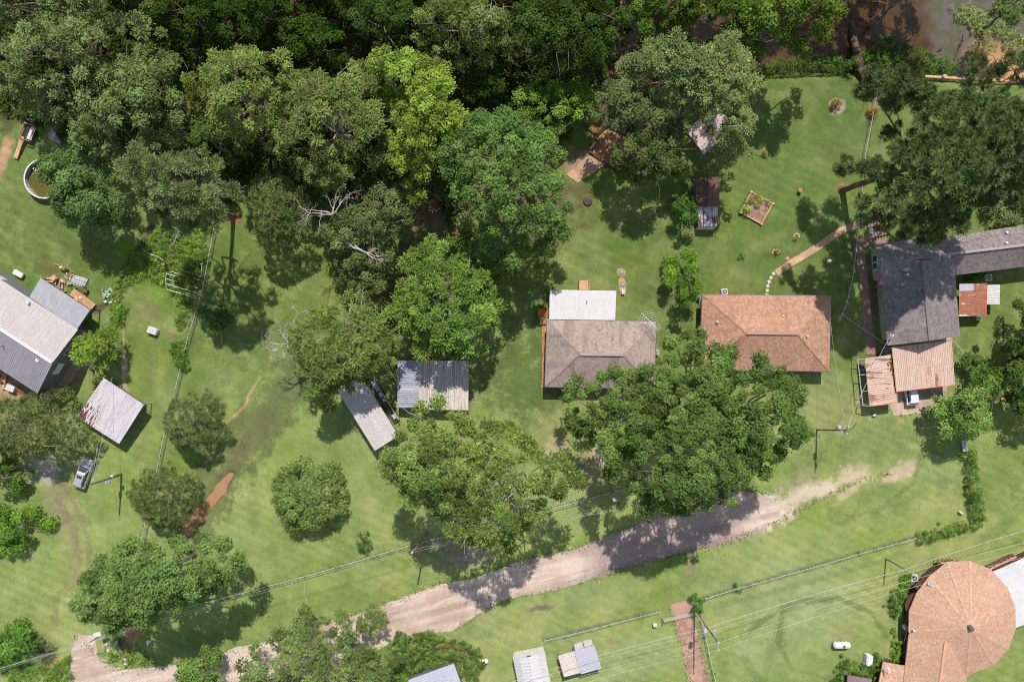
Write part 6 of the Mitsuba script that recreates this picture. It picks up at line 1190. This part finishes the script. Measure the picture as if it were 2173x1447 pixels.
mound('shrub', 'bush', '1805,1400 1840,1410 1850,1395 1868,1392 1900,1420 1915,1447 1880,1470 1850,1440 1815,1450 1770,1445 1775,1420', 1.5, 'leafy shrubs around the white storage box', col=(.085, .14, .05), gaps=.2)
mound('shrub', 'bush', '1895,1260 1912,1248 1925,1262 1918,1285 1905,1310 1893,1300', 1.8, 'green shrub against the dark wall of the round house', col=(.085, .15, .045))
mound('shrub', 'bush', '1918,1225 1930,1215 1942,1222 1935,1240 1925,1258 1915,1245', 1.2, 'fresh shrub around the left round house air conditioner', col=(.10, .17, .04))
mound('shrub', 'bush', '1900,1350 1908,1345 1912,1375 1905,1405 1896,1400 1895,1370', 1.0, 'bright vines on the ground below the round house meter box', col=(.11, .18, .03))
mound('shrub', 'bush', '2060,575 2085,572 2092,588 2070,596 2055,590', 1.0, 'green shrubs under the lower eave of the right wing', col=(.06, .11, .03))
mound('creek_brush', 'bush', '1610,140 1660,125 1720,120 1770,112 1800,128 1860,100 1880,70 1930,95 1990,118 2040,140 2030,160 1950,158 1880,155 1820,150 1700,155 1620,160', 1.4, 'dark grassy brush growing along the creek bank', 'brush', kindstuff=1, col=(.055, .095, .03), z0=-.6, den=.8)
mound('water_weed', 'bush', '2020,20 2060,10 2110,40 2160,70 2180,95 2150,110 2100,108 2080,140 2060,150 2050,110 2075,80 2040,50', .5, 'pale water weed mats on the creek at the top right', 'water weed', kindstuff=1, col=(.17, .20, .09), z0=-1.6, den=.45, gaps=.35)
mound('weeds', 'bush', '262,560 300,515 330,490 400,480 440,500 436,560 420,610 405,650 388,700 368,680 372,640 350,605 310,590 275,598 255,630 240,660 228,650 240,610 252,580', .4, 'bright green weeds spreading along the left fence', 'weeds', kindstuff=1, col=(.105, .158, .042), den=.75, gaps=.1)
mound('shrub', 'bush', '400,545 425,548 432,580 420,610 400,615 392,580', 1.6, 'dark bush growing through the pipe rack', col=(.065, .095, .035), gaps=.2)
mound('weeds', 'bush', '245,655 262,642 268,670 258,690 240,700 232,680', .7, 'green weeds behind the scrap heap at the lean-to end', 'weeds', kindstuff=1, col=(.09, .16, .035), den=.6)
mound('brush', 'bush', '820,1365 860,1350 910,1345 950,1360 985,1365 1010,1380 1030,1405 1010,1447 960,1440 965,1405 900,1420 860,1447 830,1447 840,1400', 1.8, 'tangled green brush at the bottom edge below the road', 'brush', kindstuff=1, col=(.085, .128, .045), gaps=.15, cvar=.3)
mound('weeds', 'bush', '60,1400 110,1420 140,1395 150,1440 90,1470 20,1460 10,1430', .8, 'rough green weeds in the bottom left corner', 'weeds', kindstuff=1, col=(.10, .16, .045), den=.6, gaps=.3)
mound('weeds', 'bush', '228,1395 255,1380 290,1375 320,1395 330,1408 280,1412 250,1415', .6, 'tufted weeds round the culvert mouth by the road', 'weeds', kindstuff=1, col=(.11, .165, .05), den=.5, gaps=.35)
rng = np.random.default_rng(77)
# grass tufts along fences, road edges and the swale, and loose stones on the road
def tufts(name, label, lines, n_per_m, spread, h, col, seed):
    rg = np.random.default_rng(seed); V, F, Cc = [], [], []; P = []
    for t in lines:
        ln = LineString(xy(t)); m = int(ln.length * n_per_m)
        q = np.array([ln.interpolate(u).coords[0] for u in rg.random(m) * ln.length]); P.append(q + rg.normal(size=q.shape) * spread)
    P = np.vstack(P); N = len(P); B = 5; LEAVES[0] += N * B
    az = rg.random((N, B)) * 6.283; L = h * rg.uniform(.5, 1.4, (N, 1)) * rg.uniform(.7, 1.2, (N, B)); out = rg.uniform(.3, 1.0, (N, B))
    d = np.stack([np.cos(az) * out, np.sin(az) * out, np.ones_like(az)], -1) * L[..., None]; s = np.stack([-np.sin(az), np.cos(az), az * 0], -1) * .05
    c0 = np.column_stack([P, np.zeros(N)])[:, None, :]
    V = np.stack([c0 - s, c0 + s, c0 + d * .6 + s * .8 + [0, 0, .02], c0 + d], 2).reshape(-1, 3); k = np.arange(N * B)[:, None] * 4
    F = np.stack([k + [0, 1, 2], k + [0, 2, 3]], 1).reshape(-1, 3); cc = np.asarray(col) * rg.uniform(.6, 1.4, (N, 1)) * (1 + .12 * rg.normal(size=(N, 3)))
    single(name, (V, F), 'leaf', label, 'grass', None, 'stuff', color=np.repeat(cc.clip(.01, .5), B * 4, 0))
tufts('grass_tufts', 'rough grass tufts growing along the gravel road edges', ['158,1345 208,1392 255,1420 330,1414 440,1402 560,1360 700,1318 800,1288 930,1240 1100,1192 1230,1162 1330,1122 1450,1080 1560,1040 1640,1050', '700,1420 820,1370 960,1337 1060,1275 1180,1252 1290,1217 1430,1178 1530,1157 1650,1106 1700,1080 1760,1050 1820,1020 1900,1000', '1420,1283 1447,1370 1480,1510', '1471,1270 1490,1380 1520,1510'], 9, .32, .13, (.15, .20, .075), 3)
tufts('grass_tufts', 'taller unmown grass along the fence lines', ['445,532 430,611 413,668 397,722 385,770 368,841 347,926 330,1010 300,1150', '300,1306 530,1254 780,1184 1000,1124 1320,1039', '1868,158 1848,270 1822,480 1788,668 1876,728', '1155,1358 1402,1295', '1484,1272 1740,1198 1946,1140', '1489,1318 1519,1447', '1893,882 2004,872', '1590,410 1640,432 1616,478 1570,452 1590,410'], 4, .16, .15, (.14, .18, .075), 5)
tufts('grass_tufts', 'coarse wet grass along the swale', ['655,800 600,868 548,925 515,975', '560,700 600,760 640,790', '620,860 570,930 520,1000 480,1060'], 3, 1.4, .09, (.15, .19, .085), 7)
tufts('grass_tufts', 'scattered weeds and clover standing proud of the mown lawns', ['250,700 300,900 230,1100 100,1250', '520,620 620,900 560,1150', '640,1000 760,1150 400,1240', '1100,700 1130,900 1200,960', '1400,560 1600,590 1740,650', '1560,300 1700,330 1800,260', '1850,900 1700,980 1960,960', '1300,1320 1100,1330 1000,1330', '1560,1250 1750,1150 1950,1080', '1560,1330 1700,1400 1850,1330'], 3, 3.8, .08, (.19, .25, .09), 9)
rg = np.random.default_rng(21); b = MB()
ln = LineString(xy('200,1420 440,1430 620,1390 800,1325 960,1285 1120,1225 1300,1170 1450,1130 1600,1085 1720,1050'))
for u in rg.random(320) * ln.length:
    q = np.array(ln.interpolate(u).coords[0]) + rg.normal(size=2) * [2.2, 1.3]; s = rg.uniform(.04, .13)
    b.box([*q, s * .35], [s, rg.normal() * s * .3, 0], [rg.normal() * s * .3, s * .7, 0], [0, 0, s * .5])
single('loose_stones', b.mesh(), 'paver', 'loose pale stones scattered over the gravel road', 'stones', kind='stuff')
b = MB()
for i in range(90):
    t = rng.random(); a0 = W(880 + 100 * t, 1362 + 22 * t + rng.normal() * 7, .2 + rng.random() * .5); a1 = a0 + [rng.normal() * 1.2 + 1.2, rng.normal() * .5 - .5, rng.normal() * .15]
    b.tube([a0, (a0 + a1) / 2 + [0, 0, .12], a1], [.05, .035, .02], 4, cap=False)
single('brush_pile', b.mesh(), 'brush_twigs', 'heap of reddish brown cut branches by the road', 'brush pile', kind='stuff'); grainy('brush_twigs', (.30, .16, .10), .5, 3, c2=(.38, .26, .19))
def yucca(label, px, py, r, col, n=170):
    k = thing('yucca', label, 'yucca'); rg = np.random.default_rng(px); c = W(px, py, .3); V, F, Cc = [], [], []
    for i in range(n):
        az, el = rg.random() * 6.283, rg.uniform(.05, 1.2); d = np.array([math.cos(az) * math.cos(el), math.sin(az) * math.cos(el), math.sin(el)]); L = r * rg.uniform(.7, 1.1)
        sd = unit(np.cross(d, [0, 0, 1])) * .035; a = c + d * .1; m = c + d * L * .6 + [0, 0, .05]; e = c + d * L - [0, 0, .18 * L * math.cos(el)]
        s0 = len(V); V += [a - sd, a + sd, m + sd * 1.3, m - sd * 1.3, e]; F += [[s0, s0 + 1, s0 + 2], [s0, s0 + 2, s0 + 3], [s0 + 3, s0 + 2, s0 + 4]]; Cc += [np.array(col) * rg.uniform(.6, 1.4)] * 5
    part(k, 'leaves', (np.array(V), np.array(F)), 'leaf', color=np.array(Cc)); part(k, 'stem', MB().tube([c * [1, 1, 0], c + [0, 0, .2]], .2, 8).mesh(), 'bark')
yucca('large pale spiky yucca left of the concrete driveway', 95, 1380, 2.6, (.19, .22, .12), 300)
yucca('blue green spiky yucca under the corner tree by the road', 252, 1357, 1.9, (.12, .18, .11))
# dead branches
def deadwood(label, px, py, z, dirs, L, r, seed, rootpx):
    rg = np.random.default_rng(seed); b = MB(); p = W(px, py, z); root = W(*rootpx, z * .55)
    b.tube([root, root * .5 + p * .5 + [0, 0, .3], p], [r * 1.3, r * 1.15, r], 7, cap=False)
    for d in dirs: dead_branches(b, p, unit(np.array(d, float)), L, r * .8, 3, rg)
    return single('dead_branch', b.mesh(), 'dead_wood', label, 'branch', smooth=40)
deadwood('forked pale dead branches above the sparse oak', 705, 455, 12.5, [(-1, .6, .2), (.2, 1, .2), (-1, -.1, .1), (.9, .5, .2)], 3.0, .13, 4, (725, 500))
deadwood('thick broken pale limb lying over the sparse oak', 760, 528, 12.0, [(-1, .25, .05), (-.6, .9, .1), (.9, -.5, .1)], 2.6, .2, 9, (790, 545))
deadwood('pale dead branches reaching left from the olive tree', 612, 728, 8.5, [(-1, -.1, .1), (-.7, .9, .2), (-.2, 1, .3), (-.9, -.6, .0), (-.2, -.8, .1)], 2.5, .12, 15, (665, 742))
deadwood('thin pale dead twigs at the top left of the olive tree', 632, 668, 9.0, [(.9, .5, .1), (-.3, 1, .2), (-.5, -.8, 0)], 1.5, .07, 21, (668, 700))
deadwood('bare grey twigs in the top edge olive tree', 1040, 35, 15.5, [(-1, .1, .2), (.2, .9, .3), (-.4, -.9, .1)], 2.0, .09, 31, (1050, 60))
